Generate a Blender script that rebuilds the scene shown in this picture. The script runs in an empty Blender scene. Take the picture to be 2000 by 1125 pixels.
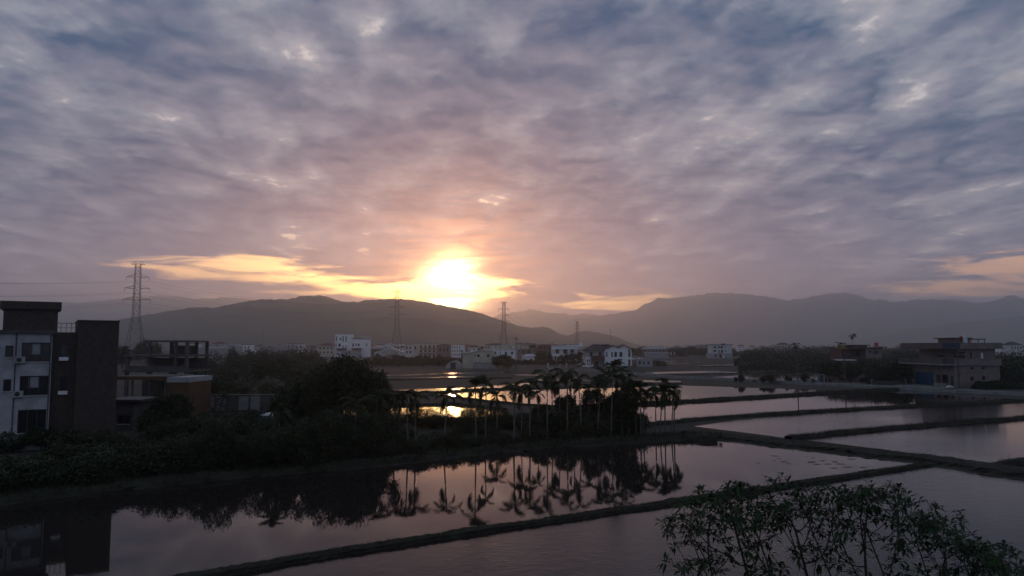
import bpy, bmesh, math, random
import numpy as np
from mathutils import Vector, Matrix

# ------------------------------------------------------------------ camera
F_PX, CX, CY, HC = 1450.0, 1000.0, 562.5, 9.0
PITCH = math.atan(113.5 / F_PX)
sc = bpy.context.scene
col = sc.collection
cam_d = bpy.data.cameras.new('camera')
cam_d.sensor_width = 36.0
cam_d.lens = F_PX / 2000.0 * 36.0
cam_d.clip_start = 0.1
cam_d.clip_end = 60000.0
cam = bpy.data.objects.new('camera', cam_d)
cam.location = (0, 0, HC)
cam.rotation_euler = (math.pi / 2 + PITCH, 0, 0)
col.objects.link(cam)
sc.camera = cam


def ray(px, py):
    u, v = (px - CX) / F_PX, (CY - py) / F_PX
    c, s = math.cos(PITCH), math.sin(PITCH)
    return Vector((u, c - v * s, s + v * c))


def gnd(px, py, z=0.0):
    d = ray(px, py)
    t = (z - HC) / d.z
    return Vector((d.x * t, d.y * t, z))


def at(px, py, Y):
    d = ray(px, py)
    t = Y / d.y
    return Vector((d.x * t, Y, HC + d.z * t))


# ------------------------------------------------------------------ sun + sky
SUN_PX = (884, 573)
SUN = ray(*SUN_PX).normalized()
SUN_EL = math.asin(SUN.z)
SUN_AZ = math.atan2(SUN.x, SUN.y)
sun_d = bpy.data.lights.new('sun', 'SUN')
sun_d.energy = 0.38
sun_d.angle = math.radians(0.55)
sun_d.color = (1.0, 0.41, 0.21)
sun = bpy.data.objects.new('sun', sun_d)
sun.rotation_euler = SUN.to_track_quat('Z', 'Y').to_euler()
sun.location = (0, 0, 80)
col.objects.link(sun)

sc.view_settings.view_transform = 'Standard'
sc.view_settings.look = 'None'
sc.view_settings.exposure = 0.12
sc.view_settings.gamma = 1.0
sc.view_settings.use_curve_mapping = False
sc.cycles.use_denoising = True
sc.cycles.max_bounces = 6
sc.cycles.diffuse_bounces = 2
sc.cycles.glossy_bounces = 3
sc.cycles.transmission_bounces = 3
sc.cycles.volume_bounces = 1
sc.cycles.sample_clamp_indirect = 4.0

world = bpy.data.worlds.new('World')
sc.world = world
world.use_nodes = True
WT = world.node_tree
WT.nodes.clear()


class NT:
    def __init__(s, tree): s.t = tree
    def n(s, typ, **kw):
        nd = s.t.nodes.new(typ)
        for k, v in kw.items(): setattr(nd, k, v)
        return nd
    def put(s, sock, v):
        if isinstance(v, bpy.types.NodeSocket): s.t.links.new(v, sock)
        elif v is not None: sock.default_value = v
    def m(s, op, a, b=None, c=None, clamp=False):
        nd = s.n('ShaderNodeMath', operation=op, use_clamp=clamp)
        s.put(nd.inputs[0], a); s.put(nd.inputs[1], b); s.put(nd.inputs[2], c)
        return nd.outputs[0]
    def add(s, a, b): return s.m('ADD', a, b)
    def mul(s, a, b): return s.m('MULTIPLY', a, b)
    def sm(s, v, lo, hi, o0=0.0, o1=1.0):
        nd = s.n('ShaderNodeMapRange', interpolation_type='SMOOTHSTEP')
        s.put(nd.inputs[0], v)
        nd.inputs[1].default_value, nd.inputs[2].default_value = lo, hi
        nd.inputs[3].default_value, nd.inputs[4].default_value = o0, o1
        return nd.outputs[0]
    def comb(s, x, y, z):
        nd = s.n('ShaderNodeCombineXYZ')
        s.put(nd.inputs[0], x); s.put(nd.inputs[1], y); s.put(nd.inputs[2], z)
        return nd.outputs[0]
    def noise(s, vec, scale, detail=5, rough=0.55, dist=0.0):
        nd = s.n('ShaderNodeTexNoise')
        s.put(nd.inputs['Vector'], vec)
        nd.inputs['Scale'].default_value = scale
        nd.inputs['Detail'].default_value = detail
        nd.inputs['Roughness'].default_value = rough
        nd.inputs['Distortion'].default_value = dist
        return nd.outputs[0]
    def mix(s, f, a, b, mode='MIX'):
        nd = s.n('ShaderNodeMix', data_type='RGBA', blend_type=mode)
        s.put(nd.inputs[0], f)
        for sock, v in ((nd.inputs[6], a), (nd.inputs[7], b)):
            if isinstance(v, tuple): v = v + (1.0,) if len(v) == 3 else v
            s.put(sock, v)
        return nd.outputs[2]
    def gauss(s, v, c, w):
        q = s.m('DIVIDE', s.m('SUBTRACT', v, c), w)
        return s.m('EXPONENT', s.mul(s.mul(q, q), -1.0))
    def expo(s, v, w):
        return s.m('EXPONENT', s.m('DIVIDE', v, -w))


def build_world():
    N = NT(WT)
    DEG = 180.0 / math.pi
    tc = N.n('ShaderNodeTexCoord').outputs['Generated']
    sep = N.n('ShaderNodeSeparateXYZ'); N.put(sep.inputs[0], tc)
    x, y, z = sep.outputs
    dot = N.n('ShaderNodeVectorMath', operation='DOT_PRODUCT')
    N.put(dot.inputs[0], tc); dot.inputs[1].default_value = SUN
    th = N.mul(N.m('ARCCOSINE', N.m('MINIMUM', dot.outputs['Value'], 0.999999)), DEG)
    el = N.mul(N.m('ARCSINE', z), DEG)
    az = N.mul(N.m('ARCTAN2', x, y), DEG)
    # cloud deck, as a sheet overhead seen in perspective
    k = N.m('DIVIDE', 1.0, N.add(N.m('MAXIMUM', z, 0.0), 0.09))
    u, v = N.mul(x, k), N.mul(y, k)
    def deck(du, dv):
        uu, vv = N.add(u, du), N.add(v, dv)
        P = N.comb(N.add(uu, 3.7), N.mul(N.add(vv, 1.3), 0.72), 0.0)
        big = N.noise(P, 0.9, 3, 0.5, 0.3)
        a = N.noise(P, 2.7, 5, 0.52, 0.3)
        cell = N.noise(N.comb(N.add(uu, 2.2), N.mul(vv, 0.86), 5.0), 5.6, 5, 0.52, 0.2)
        return N.add(N.add(N.mul(a, 0.44), N.mul(big, 0.30)), N.mul(cell, 0.40)), cell
    dens, cell = deck(0.0, 0.0)
    dens2, _c = deck(-0.01, 0.075)
    fine = N.noise(N.comb(N.add(u, 11.0), N.mul(v, 0.6), 2.0), 14.0, 4, 0.6, 0.4)
    dens = N.add(dens, N.mul(fine, 0.12)); dens2 = N.add(dens2, N.mul(fine, 0.12))
    # sides of the cloud cells that face the sun are brighter
    lit = N.m('MULTIPLY', N.m('SUBTRACT', dens, dens2), 7.0)
    lit = N.m('MINIMUM', N.m('MAXIMUM', lit, -0.45), 0.8)
    shade = N.sm(dens, 0.52, 0.67)
    thin = N.sm(dens, 0.56, 0.485)
    gap = N.mul(N.sm(dens, 0.545, 0.47), N.sm(N.add(cell, N.mul(fine, 0.4)), 0.64, 0.50))
    gap = N.mul(gap, N.sm(el, 5.0, 9.0))
    cloud = N.mix(shade, (0.335, 0.345, 0.40), (0.085, 0.130, 0.215))
    cloud = N.mix(N.mul(thin, 0.6), cloud, (0.58, 0.51, 0.50))
    lv = N.n('ShaderNodeVectorMath', operation='SCALE'); lv.inputs[0].default_value = (0.17, 0.125, 0.11)
    N.put(lv.inputs['Scale'], N.mul(lit, N.sm(el, 2.0, 9.0)))
    cloud = N.mix(1.0, cloud, lv.outputs[0], 'ADD')
    cloud = N.mix(N.sm(el, 13.0, 2.0, 0.0, 0.55), cloud, (0.31, 0.345, 0.485))
    cloud = N.mix(N.mul(gap, 0.9), cloud, (1.0, 0.94, 0.92))
    # the deck dims with the angle from the low sun
    dim = N.sm(th, 22.0, 120.0, 1.0, 0.98)
    dv = N.n('ShaderNodeVectorMath', operation='SCALE'); N.put(dv.inputs[0], cloud); N.put(dv.inputs['Scale'], dim)
    cloud = dv.outputs[0]
    # long streaks low over the ridges
    S = N.comb(N.mul(x, 4.5), N.mul(y, 4.5), N.mul(z, 46.0))
    st = N.noise(S, 1.0, 6, 0.58, 0.5)
    S2 = N.comb(N.add(N.mul(x, 9.0), 5.0), N.mul(y, 9.0), N.mul(z, 60.0))
    st2 = N.noise(S2, 1.0, 6, 0.6, 0.8)
    # light of the low sun scattered in the cloud
    def lobe(c, w, base, k=None):
        f = N.expo(th, w)
        if k is not None: f = N.mul(f, k)
        nd = N.n('ShaderNodeVectorMath', operation='SCALE')
        nd.inputs[0].default_value = c; N.put(nd.inputs['Scale'], f)
        return N.mix(1.0, base, nd.outputs[0], 'ADD')
    ragged = N.sm(st2, 0.36, 0.64, 0.45, 1.4)
    cloud = lobe((0.10, 0.02, 0.01), 10.0, cloud)
    low = N.m('EXPONENT', N.m('DIVIDE', N.m('MAXIMUM', el, 0.0), -6.0))
    cloud = lobe((1.05, 0.24, 0.06), 17.0, cloud, low)
    cloud = lobe((7.0, 2.7, 0.50), 2.1, cloud, ragged)
    cloud = lobe((700.0, 480.0, 200.0), 0.52, cloud, ragged)
    # long openings above the ridges, lit from behind
    w1 = N.mul(N.mul(N.gauss(az, -20.0, 7.0), N.gauss(el, 5.3, 1.1)), 0.92)
    w2 = N.mul(N.mul(N.gauss(az, 8.0, 3.6), N.gauss(el, 3.4, 0.7)), 0.9)
    w3 = N.mul(N.gauss(az, 36.0, 9.0), N.gauss(el, 4.6, 1.7))
    w4 = N.mul(N.mul(N.gauss(az, -8.5, 6.0), N.gauss(el, 4.2, 0.62)), 1.9)
    w5 = N.mul(N.gauss(az, -18.0, 8.0), N.gauss(el, 3.9, 0.4))
    w6 = N.mul(N.gauss(az, -2.0, 3.2), N.gauss(el, 4.7, 0.45))
    w = N.m('MAXIMUM', N.m('MAXIMUM', N.m('MAXIMUM', w1, w2), N.m('MAXIMUM', w3, w4)), N.m('MAXIMUM', w5, w6))
    dev = N.m('SUBTRACT', N.add(N.mul(st, 1.5), N.mul(st2, 1.7)), 1.6)
    op = N.mul(N.sm(N.add(N.mul(w, 0.66), N.mul(dev, 1.25)), 0.22, 0.80), N.sm(w, 0.02, 0.3))
    near = N.expo(th, 6.5)
    ocol = N.mix(near, (1.5, 0.82, 0.50), (30.0, 16.0, 4.2))
    cloud = N.mix(op, cloud, ocol)
    cover = N.m('SUBTRACT', 1.0, N.mul(gap, 0.35))
    sky = N.n('ShaderNodeTexSky', sky_type='NISHITA')
    sky.sun_disc = False
    sky.sun_elevation = SUN_EL
    sky.sun_rotation = SUN_AZ
    sky.altitude = 10.0
    sky.dust_density = 2.0
    b1 = N.n('ShaderNodeBackground'); N.put(b1.inputs[0], sky.outputs[0]); b1.inputs[1].default_value = 0.1
    b2 = N.n('ShaderNodeBackground'); N.put(b2.inputs[0], cloud); b2.inputs[1].default_value = 1.0
    mx = N.n('ShaderNodeMixShader')
    N.put(mx.inputs[0], cover); N.put(mx.inputs[1], b1.outputs[0]); N.put(mx.inputs[2], b2.outputs[0])
    out = N.n('ShaderNodeOutputWorld')
    N.put(out.inputs['Surface'], mx.outputs[0])


build_world()


# ------------------------------------------------------------------ materials
MATS = {}


def mat(name, c, rough=0.8, var=0.25, scale=2.0, c2=None, bump=0.0, metal=0.0, island=0.0, trans=0.0, spec=0.3):
    if name in MATS: return MATS[name]
    m = bpy.data.materials.new(name); m.use_nodes = True
    t = m.node_tree; N = NT(t)
    b = t.nodes['Principled BSDF']
    b.inputs['Roughness'].default_value = rough
    b.inputs['Metallic'].default_value = metal
    b.inputs['Specular IOR Level'].default_value = spec
    c2 = c2 or tuple(v * (1 - var) for v in c)
    c1 = tuple(min(1, v * (1 + var * 0.5)) for v in c)
    tc = N.n('ShaderNodeTexCoord').outputs['Object']
    f = N.sm(N.noise(tc, scale, 6, 0.6), 0.32, 0.68)
    cc = N.mix(f, c1, c2)
    if island:
        g = N.n('ShaderNodeNewGeometry').outputs['Random Per Island']
        cc = N.mix(1.0, cc, N.mix(g, (1 - island,) * 3, (1 + island,) * 3), 'MULTIPLY')
    N.put(b.inputs['Base Color'], cc)
    if bump:
        bp = N.n('ShaderNodeBump'); bp.inputs['Strength'].default_value = bump
        bp.inputs['Distance'].default_value = 0.05
        N.put(bp.inputs['Height'], N.noise(tc, scale * 6, 5, 0.6))
        N.put(b.inputs['Normal'], bp.outputs[0])
    if trans:
        out = t.nodes['Material Output']
        tr = N.n('ShaderNodeBsdfTranslucent'); N.put(tr.inputs[0], cc)
        ms = N.n('ShaderNodeMixShader'); ms.inputs[0].default_value = trans
        N.put(ms.inputs[1], b.outputs[0]); N.put(ms.inputs[2], tr.outputs[0])
        N.put(out.inputs['Surface'], ms.outputs[0])
    MATS[name] = m
    return m


def water_mat(name, ripple, scale, rough=0.03):
    m = bpy.data.materials.new(name); m.use_nodes = True
    t = m.node_tree; N = NT(t)
    b = t.nodes['Principled BSDF']
    b.inputs['Base Color'].default_value = (0.022, 0.018, 0.016, 1)
    b.inputs['Roughness'].default_value = rough
    b.inputs['IOR'].default_value = 1.17
    geo = N.n('ShaderNodeNewGeometry').outputs['Position']
    mp = N.n('ShaderNodeMapping'); N.put(mp.inputs[0], geo)
    mp.inputs['Rotation'].default_value = (0, 0, 0.35)
    mp.inputs['Scale'].default_value = (0.45, 1.0, 1.0)
    h = N.add(N.noise(mp.outputs[0], scale, 3, 0.55, 0.3), N.mul(N.noise(geo, scale * 0.22, 2, 0.5), 1.2))
    calm = N.sm(N.noise(geo, 0.045, 2, 0.5), 0.35, 0.65, 0.35, 1.0)
    bp = N.n('ShaderNodeBump')
    N.put(bp.inputs['Strength'], N.mul(calm, ripple))
    bp.inputs['Distance'].default_value = 0.02
    N.put(bp.inputs['Height'], h)
    N.put(b.inputs['Normal'], bp.outputs[0])
    return m


M_SOIL = mat('field_soil', (0.034, 0.027, 0.022), 0.95, 0.5, 0.05, c2=(0.020, 0.025, 0.014), bump=0.4)
M_BANK = mat('bank_turf', (0.026, 0.027, 0.016), 0.95, 0.5, 0.9, c2=(0.020, 0.016, 0.012), bump=0.6)
M_GRASS = mat('grass_blades', (0.030, 0.036, 0.016), 0.8, 0.4, 0.6, island=0.4, trans=0.2)
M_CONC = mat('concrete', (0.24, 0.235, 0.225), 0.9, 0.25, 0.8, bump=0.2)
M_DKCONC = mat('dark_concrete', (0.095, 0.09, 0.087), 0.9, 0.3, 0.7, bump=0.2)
M_ROAD = mat('lane_concrete', (0.12, 0.115, 0.11), 0.9, 0.3, 0.4, bump=0.2)
M_WHITE = mat('white_render', (0.86, 0.85, 0.84), 0.8, 0.10, 0.5)
M_WHITE2 = mat('weathered_white_render', (0.62, 0.61, 0.60), 0.85, 0.18, 0.5)
M_CREAM = mat('cream_render', (0.60, 0.54, 0.42), 0.85, 0.15, 0.5)
M_FRONT = mat('grey_white_render', (0.44, 0.44, 0.45), 0.85, 0.32, 0.5)
M_YELL = mat('yellow_paint', (0.55, 0.33, 0.06), 0.7, 0.15, 0.5)
M_ORANGE = mat('orange_paint', (0.095, 0.050, 0.022), 0.75, 0.2, 0.5)
M_GREY = mat('grey_render', (0.36, 0.35, 0.34), 0.85, 0.15, 0.5)
M_TILE = mat('brown_wall_tile', (0.060, 0.045, 0.038), 0.6, 0.25, 3.0, bump=0.1)
M_PINK = mat('faded_pink_tile', (0.21, 0.170, 0.155), 0.75, 0.2, 0.8)
M_BRICK = mat('red_brown_brick', (0.13, 0.072, 0.056), 0.85, 0.3, 0.9)
M_ROOF = mat('dark_roof_tile', (0.060, 0.050, 0.050), 0.7, 0.3, 1.0, bump=0.2)
M_BLUEROOF = mat('dark_blue_roof_metal', (0.040, 0.048, 0.070), 0.5, 0.2, 0.8)
M_REDROOF = mat('red_roof_tile', (0.17, 0.07, 0.05), 0.7, 0.3, 1.0)
M_PALEROOF = mat('pale_sheet_roof', (0.55, 0.54, 0.54), 0.5, 0.12, 0.6)
M_DARK = mat('dark_trim', (0.040, 0.038, 0.040), 0.6, 0.2, 1.0)
M_STEEL = mat('galvanised_steel', (0.10, 0.10, 0.105), 0.6, 0.2, 1.0, metal=0.3)
M_TANK = mat('stainless_tank', (0.55, 0.55, 0.56), 0.3, 0.1, 1.0, metal=0.9)
M_BLUE = mat('blue_shutter', (0.02, 0.070, 0.135), 0.5, 0.15, 1.0)
M_BLUEGREY = mat('blue_grey_paint', (0.16, 0.22, 0.27), 0.6, 0.15, 1.0)
M_RED = mat('red_paint', (0.45, 0.04, 0.035), 0.6, 0.15, 1.0)
M_CURT = mat('pale_curtain', (0.30, 0.31, 0.31), 0.9, 0.15, 2.0)
M_BARK = mat('bark', (0.070, 0.056, 0.042), 0.95, 0.4, 4.0, bump=0.5)
M_PTRUNK = mat('palm_trunk', (0.13, 0.125, 0.10), 0.9, 0.35, 3.0, bump=0.3)
M_WOOD = mat('far_foliage', (0.028, 0.036, 0.018), 0.8, 0.5, 0.12, island=0.22, trans=0.1)
M_LEAF = mat('broad_leaf', (0.032, 0.046, 0.018), 0.55, 0.4, 0.8, island=0.45, trans=0.15)
M_LEAF2 = mat('olive_leaf', (0.038, 0.045, 0.019), 0.6, 0.4, 0.8, island=0.45, trans=0.15)
M_NEARLEAF = mat('glossy_leaf', (0.027, 0.050, 0.018), 0.7, 0.4, 1.5, island=0.5, trans=0.12, spec=0.1)
M_FROND = mat('palm_frond_green', (0.034, 0.050, 0.018), 0.6, 0.4, 0.8, island=0.3, trans=0.12)
M_SHAFT = mat('palm_crownshaft', (0.055, 0.085, 0.030), 0.5, 0.3, 2.0)
M_FOREST = mat('hill_forest', (0.040, 0.050, 0.026), 0.95, 0.5, 0.004, c2=(0.026, 0.032, 0.020), bump=0.0)
M_TYRE = mat('tyre_rubber', (0.015, 0.015, 0.015), 0.9, 0.2, 2.0)
M_CARW = mat('white_car_paint', (0.80, 0.80, 0.80), 0.3, 0.03, 1.0)
M_CARD = mat('dark_car_paint', (0.03, 0.03, 0.035), 0.3, 0.05, 1.0)
M_GLASS = mat('window_glass', (0.018, 0.020, 0.024), 0.12, 0.2, 0.7, spec=0.5)
W_CALM = water_mat('still_water', 0.10, 2.2)
W_RIPPLE = water_mat('rippled_water', 0.6, 5.0, 0.06)
W_FAR = water_mat('far_water', 0.30, 1.2, 0.06)


# ------------------------------------------------------------------ mesh helpers
class MB:
    def __init__(s): s.v, s.f = [], []
    def box(s, x0, x1, y0, y1, z0, z1):
        b = len(s.v)
        s.v += [(x0, y0, z0), (x1, y0, z0), (x1, y1, z0), (x0, y1, z0), (x0, y0, z1), (x1, y0, z1), (x1, y1, z1), (x0, y1, z1)]
        s.f += [tuple(b + i for i in q) for q in ((0, 3, 2, 1), (4, 5, 6, 7), (0, 1, 5, 4), (1, 2, 6, 5), (2, 3, 7, 6), (3, 0, 4, 7))]
        return s
    def prism(s, poly, axis, a0, a1):
        """poly: list of 2D points; axis 'y': points are (x,z) extruded in y; 'x': (y,z) extruded in x; 'z': (x,y)."""
        b, n = len(s.v), len(poly)
        for a in (a0, a1):
            for p, q in poly:
                s.v.append((p, a, q) if axis == 'y' else (a, p, q) if axis == 'x' else (p, q, a))
        s.f.append(tuple(b + i for i in range(n)))
        s.f.append(tuple(b + n + i for i in reversed(range(n))))
        for i in range(n):
            j = (i + 1) % n
            s.f.append((b + i, b + n + i, b + n + j, b + j))
        return s
    def tube(s, pts, rad, sides=6, cap=True):
        pts = [Vector(p) for p in pts]
        if not hasattr(rad, '__len__'): rad = [rad] * len(pts)
        b = len(s.v)
        for i, p in enumerate(pts):
            d = (pts[min(i + 1, len(pts) - 1)] - pts[max(i - 1, 0)])
            d = d.normalized() if d.length > 1e-9 else Vector((0, 0, 1))
            a = d.cross(Vector((0, 0, 1)))
            if a.length < 1e-3: a = d.cross(Vector((1, 0, 0)))
            a.normalize(); c = d.cross(a)
            for k in range(sides):
                t = 2 * math.pi * k / sides
                s.v.append(tuple(p + (a * math.cos(t) + c * math.sin(t)) * rad[i]))
        for i in range(len(pts) - 1):
            for k in range(sides):
                k2 = (k + 1) % sides
                s.f.append((b + i * sides + k, b + i * sides + k2, b + (i + 1) * sides + k2, b + (i + 1) * sides + k))
        if cap:
            s.f.append(tuple(b + k for k in reversed(range(sides))))
            e = b + (len(pts) - 1) * sides
            s.f.append(tuple(e + k for k in range(sides)))
        return s
    def mesh(s, name, m, smooth=False):
        me = bpy.data.meshes.new(name)
        me.from_pydata(s.v, [], s.f)
        bm = bmesh.new(); bm.from_mesh(me)
        bmesh.ops.recalc_face_normals(bm, faces=bm.faces)
        bm.to_mesh(me); bm.free()
        if smooth: me.polygons.foreach_set('use_smooth', [True] * len(me.polygons))
        me.materials.append(m)
        return me
    def build(s, name, m, parent=None, smooth=False, loc=None):
        return link(name, s.mesh(name, m, smooth), parent, loc)


def link(name, me, parent=None, loc=None):
    o = bpy.data.objects.new(name, me)
    col.objects.link(o)
    if parent is not None: o.parent = parent
    if loc is not None: o.location = loc
    return o


def tag(o, label=None, cat=None, group=None, kind=None):
    if label: o['label'] = label
    if cat: o['category'] = cat
    if group: o['group'] = group
    if kind: o['kind'] = kind
    return o


def thing(name, label, cat, loc=(0, 0, 0), rz=0.0, group=None):
    o = bpy.data.objects.new(name, None)
    o.empty_display_size = 0.3
    col.objects.link(o)
    o.location = loc; o.rotation_euler = (0, 0, rz)
    return tag(o, label, cat, group)


def copy_tree(root, loc, rz=0.0, s=1.0, label=None, group=None):
    r = root.copy(); col.objects.link(r)
    r.location = loc; r.rotation_euler = (0, 0, rz)
    r.scale = (s, s, s) if not hasattr(s, '__len__') else s
    if label: r['label'] = label
    if group: r['group'] = group
    for ch in list(root.children):
        c = ch.copy(); col.objects.link(c); c.parent = r
        for g in list(ch.children):
            d = g.copy(); col.objects.link(d); d.parent = c
    return r


def np_mesh(name, verts, nper, m, smooth=False):
    """verts (N*nper,3): N separate polygons of nper corners."""
    verts = np.ascontiguousarray(verts, dtype=np.float32)
    n = len(verts) // nper
    me = bpy.data.meshes.new(name)
    me.vertices.add(len(verts)); me.vertices.foreach_set('co', verts.ravel())
    me.loops.add(len(verts)); me.loops.foreach_set('vertex_index', np.arange(len(verts), dtype=np.int32))
    me.polygons.add(n); me.polygons.foreach_set('loop_start', np.arange(0, len(verts), nper, dtype=np.int32))
    me.update(calc_edges=True); me.validate()
    me.materials.append(m)
    return me


def interp(pts, x):
    if x <= pts[0][0]: return pts[0][1]
    for (a, b), (c, d) in zip(pts, pts[1:]):
        if x <= c:
            t = (x - a) / (c - a); t = t * t * (3 - 2 * t) * 0.4 + t * 0.6
            return b + (d - b) * t
    return pts[-1][1]


def fbm1(x, seed, octs=5):
    s, a = 0.0, 1.0
    for o in range(octs):
        r = random.Random(seed * 77 + o)
        p, f = r.uniform(0, 6.28), (2 ** o) * r.uniform(0.85, 1.15)
        s += a * math.sin(x * f + p + 0.7 * math.sin(x * f * 0.61 + p * 2)); a *= 0.52
    return s


# ------------------------------------------------------------------ ground, hills, water
tag(MB().prism([(-10500, -600), (10500, -600), (10500, 11200), (-10500, 11200)], 'z', -0.5, 0.0).build('ground', M_SOIL), kind='structure')


def hills(name, prof, Y, front, back, rough, seed, step=6, base_drop=0):
    x0, x1 = prof[0][0], prof[-1][0]
    n = int((x1 - x0) / step) + 1
    T = [-1, -0.88, -0.74, -0.6, -0.47, -0.35, -0.24, -0.15, -0.07, 0, 0.1, 0.3, 0.6, 1.0]
    V, Fc = [], []
    for i in range(n):
        px = x0 + (x1 - x0) * i / (n - 1)
        py = interp(prof, px)
        r = at(px, py, Y)
        h = max(r.z, 0.0)
        dirx = r.x / Y
        for t in T:
            yy = Y + (front if t < 0 else back) * t
            s = (1 - abs(t)) ** (1.15 if t < 0 else 1.0)
            # spurs running down the slope
            spur = 0.30 * abs(t) * (1 - abs(t)) * 3.0 * fbm1(px * 0.021 + t * 1.1, seed, 4) * 0.45
            z = h * max(0.0, s * (1 - 0.25 * (1 - s)) + spur * s)
            z += rough * h * 0.014 * (abs(fbm1(px * 0.16 + t * 5, seed + 3, 5)) - 0.5) * (1.0 if t <= 0 else 0.5)
            z += rough * h * 0.006 * fbm1(px * 0.8 + t * 13, seed + 6, 4)
            if abs(t) == 1: z = -0.2
            V.append((dirx * yy, yy, max(z, -0.2)))
    k = len(T)
    for i in range(n - 1):
        for j in range(k - 1):
            a = i * k + j
            Fc.append((a, a + k, a + k + 1, a + 1))
    m = MB(); m.v, m.f = V, Fc
    o = m.build(name, M_FOREST, smooth=True)
    tag(o, kind='structure')
    return o


# near hill range below the sun
hills('hill', [(90, 676), (160, 645), (200, 632), (245, 622), (300, 613), (350, 605), (380, 600), (420, 601), (470, 591), (505, 585), (560, 585), (590, 578),
               (625, 577), (650, 583), (665, 589), (695, 590), (720, 586), (765, 584), (800, 585), (840, 592), (890, 601), (930, 609), (960, 619), (990, 629),
               (1020, 638), (1040, 640), (1060, 638), (1075, 641), (1092, 652), (1108, 655), (1125, 650), (1145, 646), (1165, 649), (1185, 653), (1205, 658),
               (1225, 667), (1245, 673), (1270, 676)], 3000, 1100, 1000, 1.0, 5)
hills('hill', [(430, 677), (520, 662), (600, 640), (680, 626), (760, 618), (830, 622), (900, 638), (980, 652), (1040, 668), (1080, 676)], 2400, 500, 400, 1.0, 12)
# hazy ranges behind
hills('mountain', [(-400, 600), (-200, 585), (0, 590), (80, 588), (160, 592), (240, 583), (300, 578), (345, 579), (385, 585), (440, 581), (480, 584), (520, 592), (700, 610),
                   (900, 640), (990, 612), (1012, 609), (1035, 605), (1055, 607), (1080, 613), (1100, 611), (1120, 616), (1145, 612), (1170, 617), (1200, 640), (1260, 676)], 9600, 1200, 1200, 1.2, 21)
hills('mountain', [(1050, 674), (1090, 640), (1125, 622), (1165, 618), (1190, 614), (1215, 611), (1240, 606), (1262, 594), (1285, 583), (1320, 582), (1350, 578), (1390, 572),
                   (1430, 573), (1470, 576), (1505, 581), (1540, 587), (1570, 583), (1600, 576), (1640, 572), (1670, 575), (1700, 585), (1730, 587), (1750, 591), (1790, 585),
                   (1830, 585), (1870, 585), (1905, 592), (1940, 588), (1975, 576), (2000, 583), (2060, 590), (2200, 580), (2500, 610)], 8200, 2000, 1500, 1.2, 33)
hills('mountain', [(1560, 676), (1640, 668), (1720, 656), (1800, 642), (1880, 630), (1960, 622), (2040, 612), (2150, 600), (2400, 610)], 5600, 1100, 900, 1.0, 44)


def water(poly, m, z=0.02):
    pts = [gnd(x, y) for x, y in poly]
    mb = MB().prism([(p.x, p.y) for p in pts], 'z', z - 0.015, z)
    return tag(mb.build('water', m), kind='structure')


water([(-500, 1300), (340, 1138), (700, 1076), (1000, 1030), (1400, 971), (1790, 912), (1830, 914), (2000, 938), (2300, 980), (2900, 1380), (-900, 1380)], W_RIPPLE)
water([(-700, 1060), (-300, 1012), (227, 957), (490, 931), (700, 915), (900, 892), (1050, 877), (1232, 866), (1325, 860), (1400, 861), (1600, 884), (1800, 907), (1790, 912),
       (1400, 971), (1000, 1030), (700, 1076), (340, 1138), (-100, 1219), (-500, 1300), (-900, 1300)], W_CALM)
water([(1130, 760), (1330, 753), (1640, 763), (1640, 766), (1330, 785), (1110, 797)], W_CALM)
water([(1105, 800), (1330, 787), (1640, 767), (1780, 760), (1850, 768), (1950, 776), (2200, 768), (2200, 772), (2000, 783), (1700, 798), (1500, 810), (1300, 829), (1180, 838)], W_CALM)
water([(1355, 833), (1500, 812), (1700, 800), (2000, 785), (2200, 774), (2200, 802), (2000, 817), (1680, 842), (1540, 857), (1500, 851)], W_RIPPLE)
water([(1545, 858), (1680, 844), (2000, 819), (2200, 804), (2200, 935), (2000, 912), (1960, 908), (1610, 864)], W_RIPPLE)
water([(345, 813), (500, 806), (720, 797), (885, 792), (985, 803), (985, 816), (720, 822), (500, 828), (345, 832)], W_FAR)
water([(842, 770), (1000, 763), (1125, 760), (1125, 796), (1000, 788)], W_FAR)
water([(765, 762), (910, 757), (1035, 748), (1035, 756), (960, 761), (842, 765)], W_FAR)
water([(720, 741), (785, 738.5), (887, 735), (960, 735), (887, 739), (785, 741.5)], W_FAR)
water([(730, 734), (870, 728), (1000, 726.5), (1000, 728), (870, 731), (730, 736)], W_FAR)
water([(1260, 727), (1400, 724), (1440, 727), (1440, 729), (1330, 731), (1262, 730.5)], W_FAR)
water([(1500, 726), (1570, 726), (1570, 727.6), (1500, 728)], W_FAR)
water([(1580, 723.5), (1670, 723.5), (1670, 726), (1590, 725.5)], W_FAR)
water([(1390, 736.5), (1480, 731), (1665, 730), (1665, 742), (1500, 743)], W_FAR)
water([(1355, 714.8), (1400, 712), (1535, 711), (1535, 712.9), (1400, 714.5)], W_FAR)
water([(1272, 704), (1310, 704), (1365, 707), (1365, 708.6), (1272, 706)], W_FAR)
water([(1275, 711), (1302, 711), (1302, 712.8), (1275, 712.8)], W_FAR)
water([(1215, 742), (1330, 744), (1330, 746.8), (1215, 746.2)], W_FAR)

for q in ([(1275, 699.8), (1345, 701), (1345, 701.8), (1275, 700.6)], [(1290, 709.6), (1350, 710.2), (1350, 711.0), (1290, 710.6)], [(1540, 716), (1680, 717), (1680, 718.2), (1540, 717.4)],
          [(790, 722), (960, 720.5), (960, 721.5), (790, 723)], [(1005, 731), (1100, 733), (1100, 734.5), (1005, 733)], [(1050, 741), (1160, 742.5), (1160, 744), (1050, 743)], [(1440, 717.5), (1530, 718), (1530, 718.9), (1440, 718.6)]):
    water(q, W_FAR)


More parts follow.
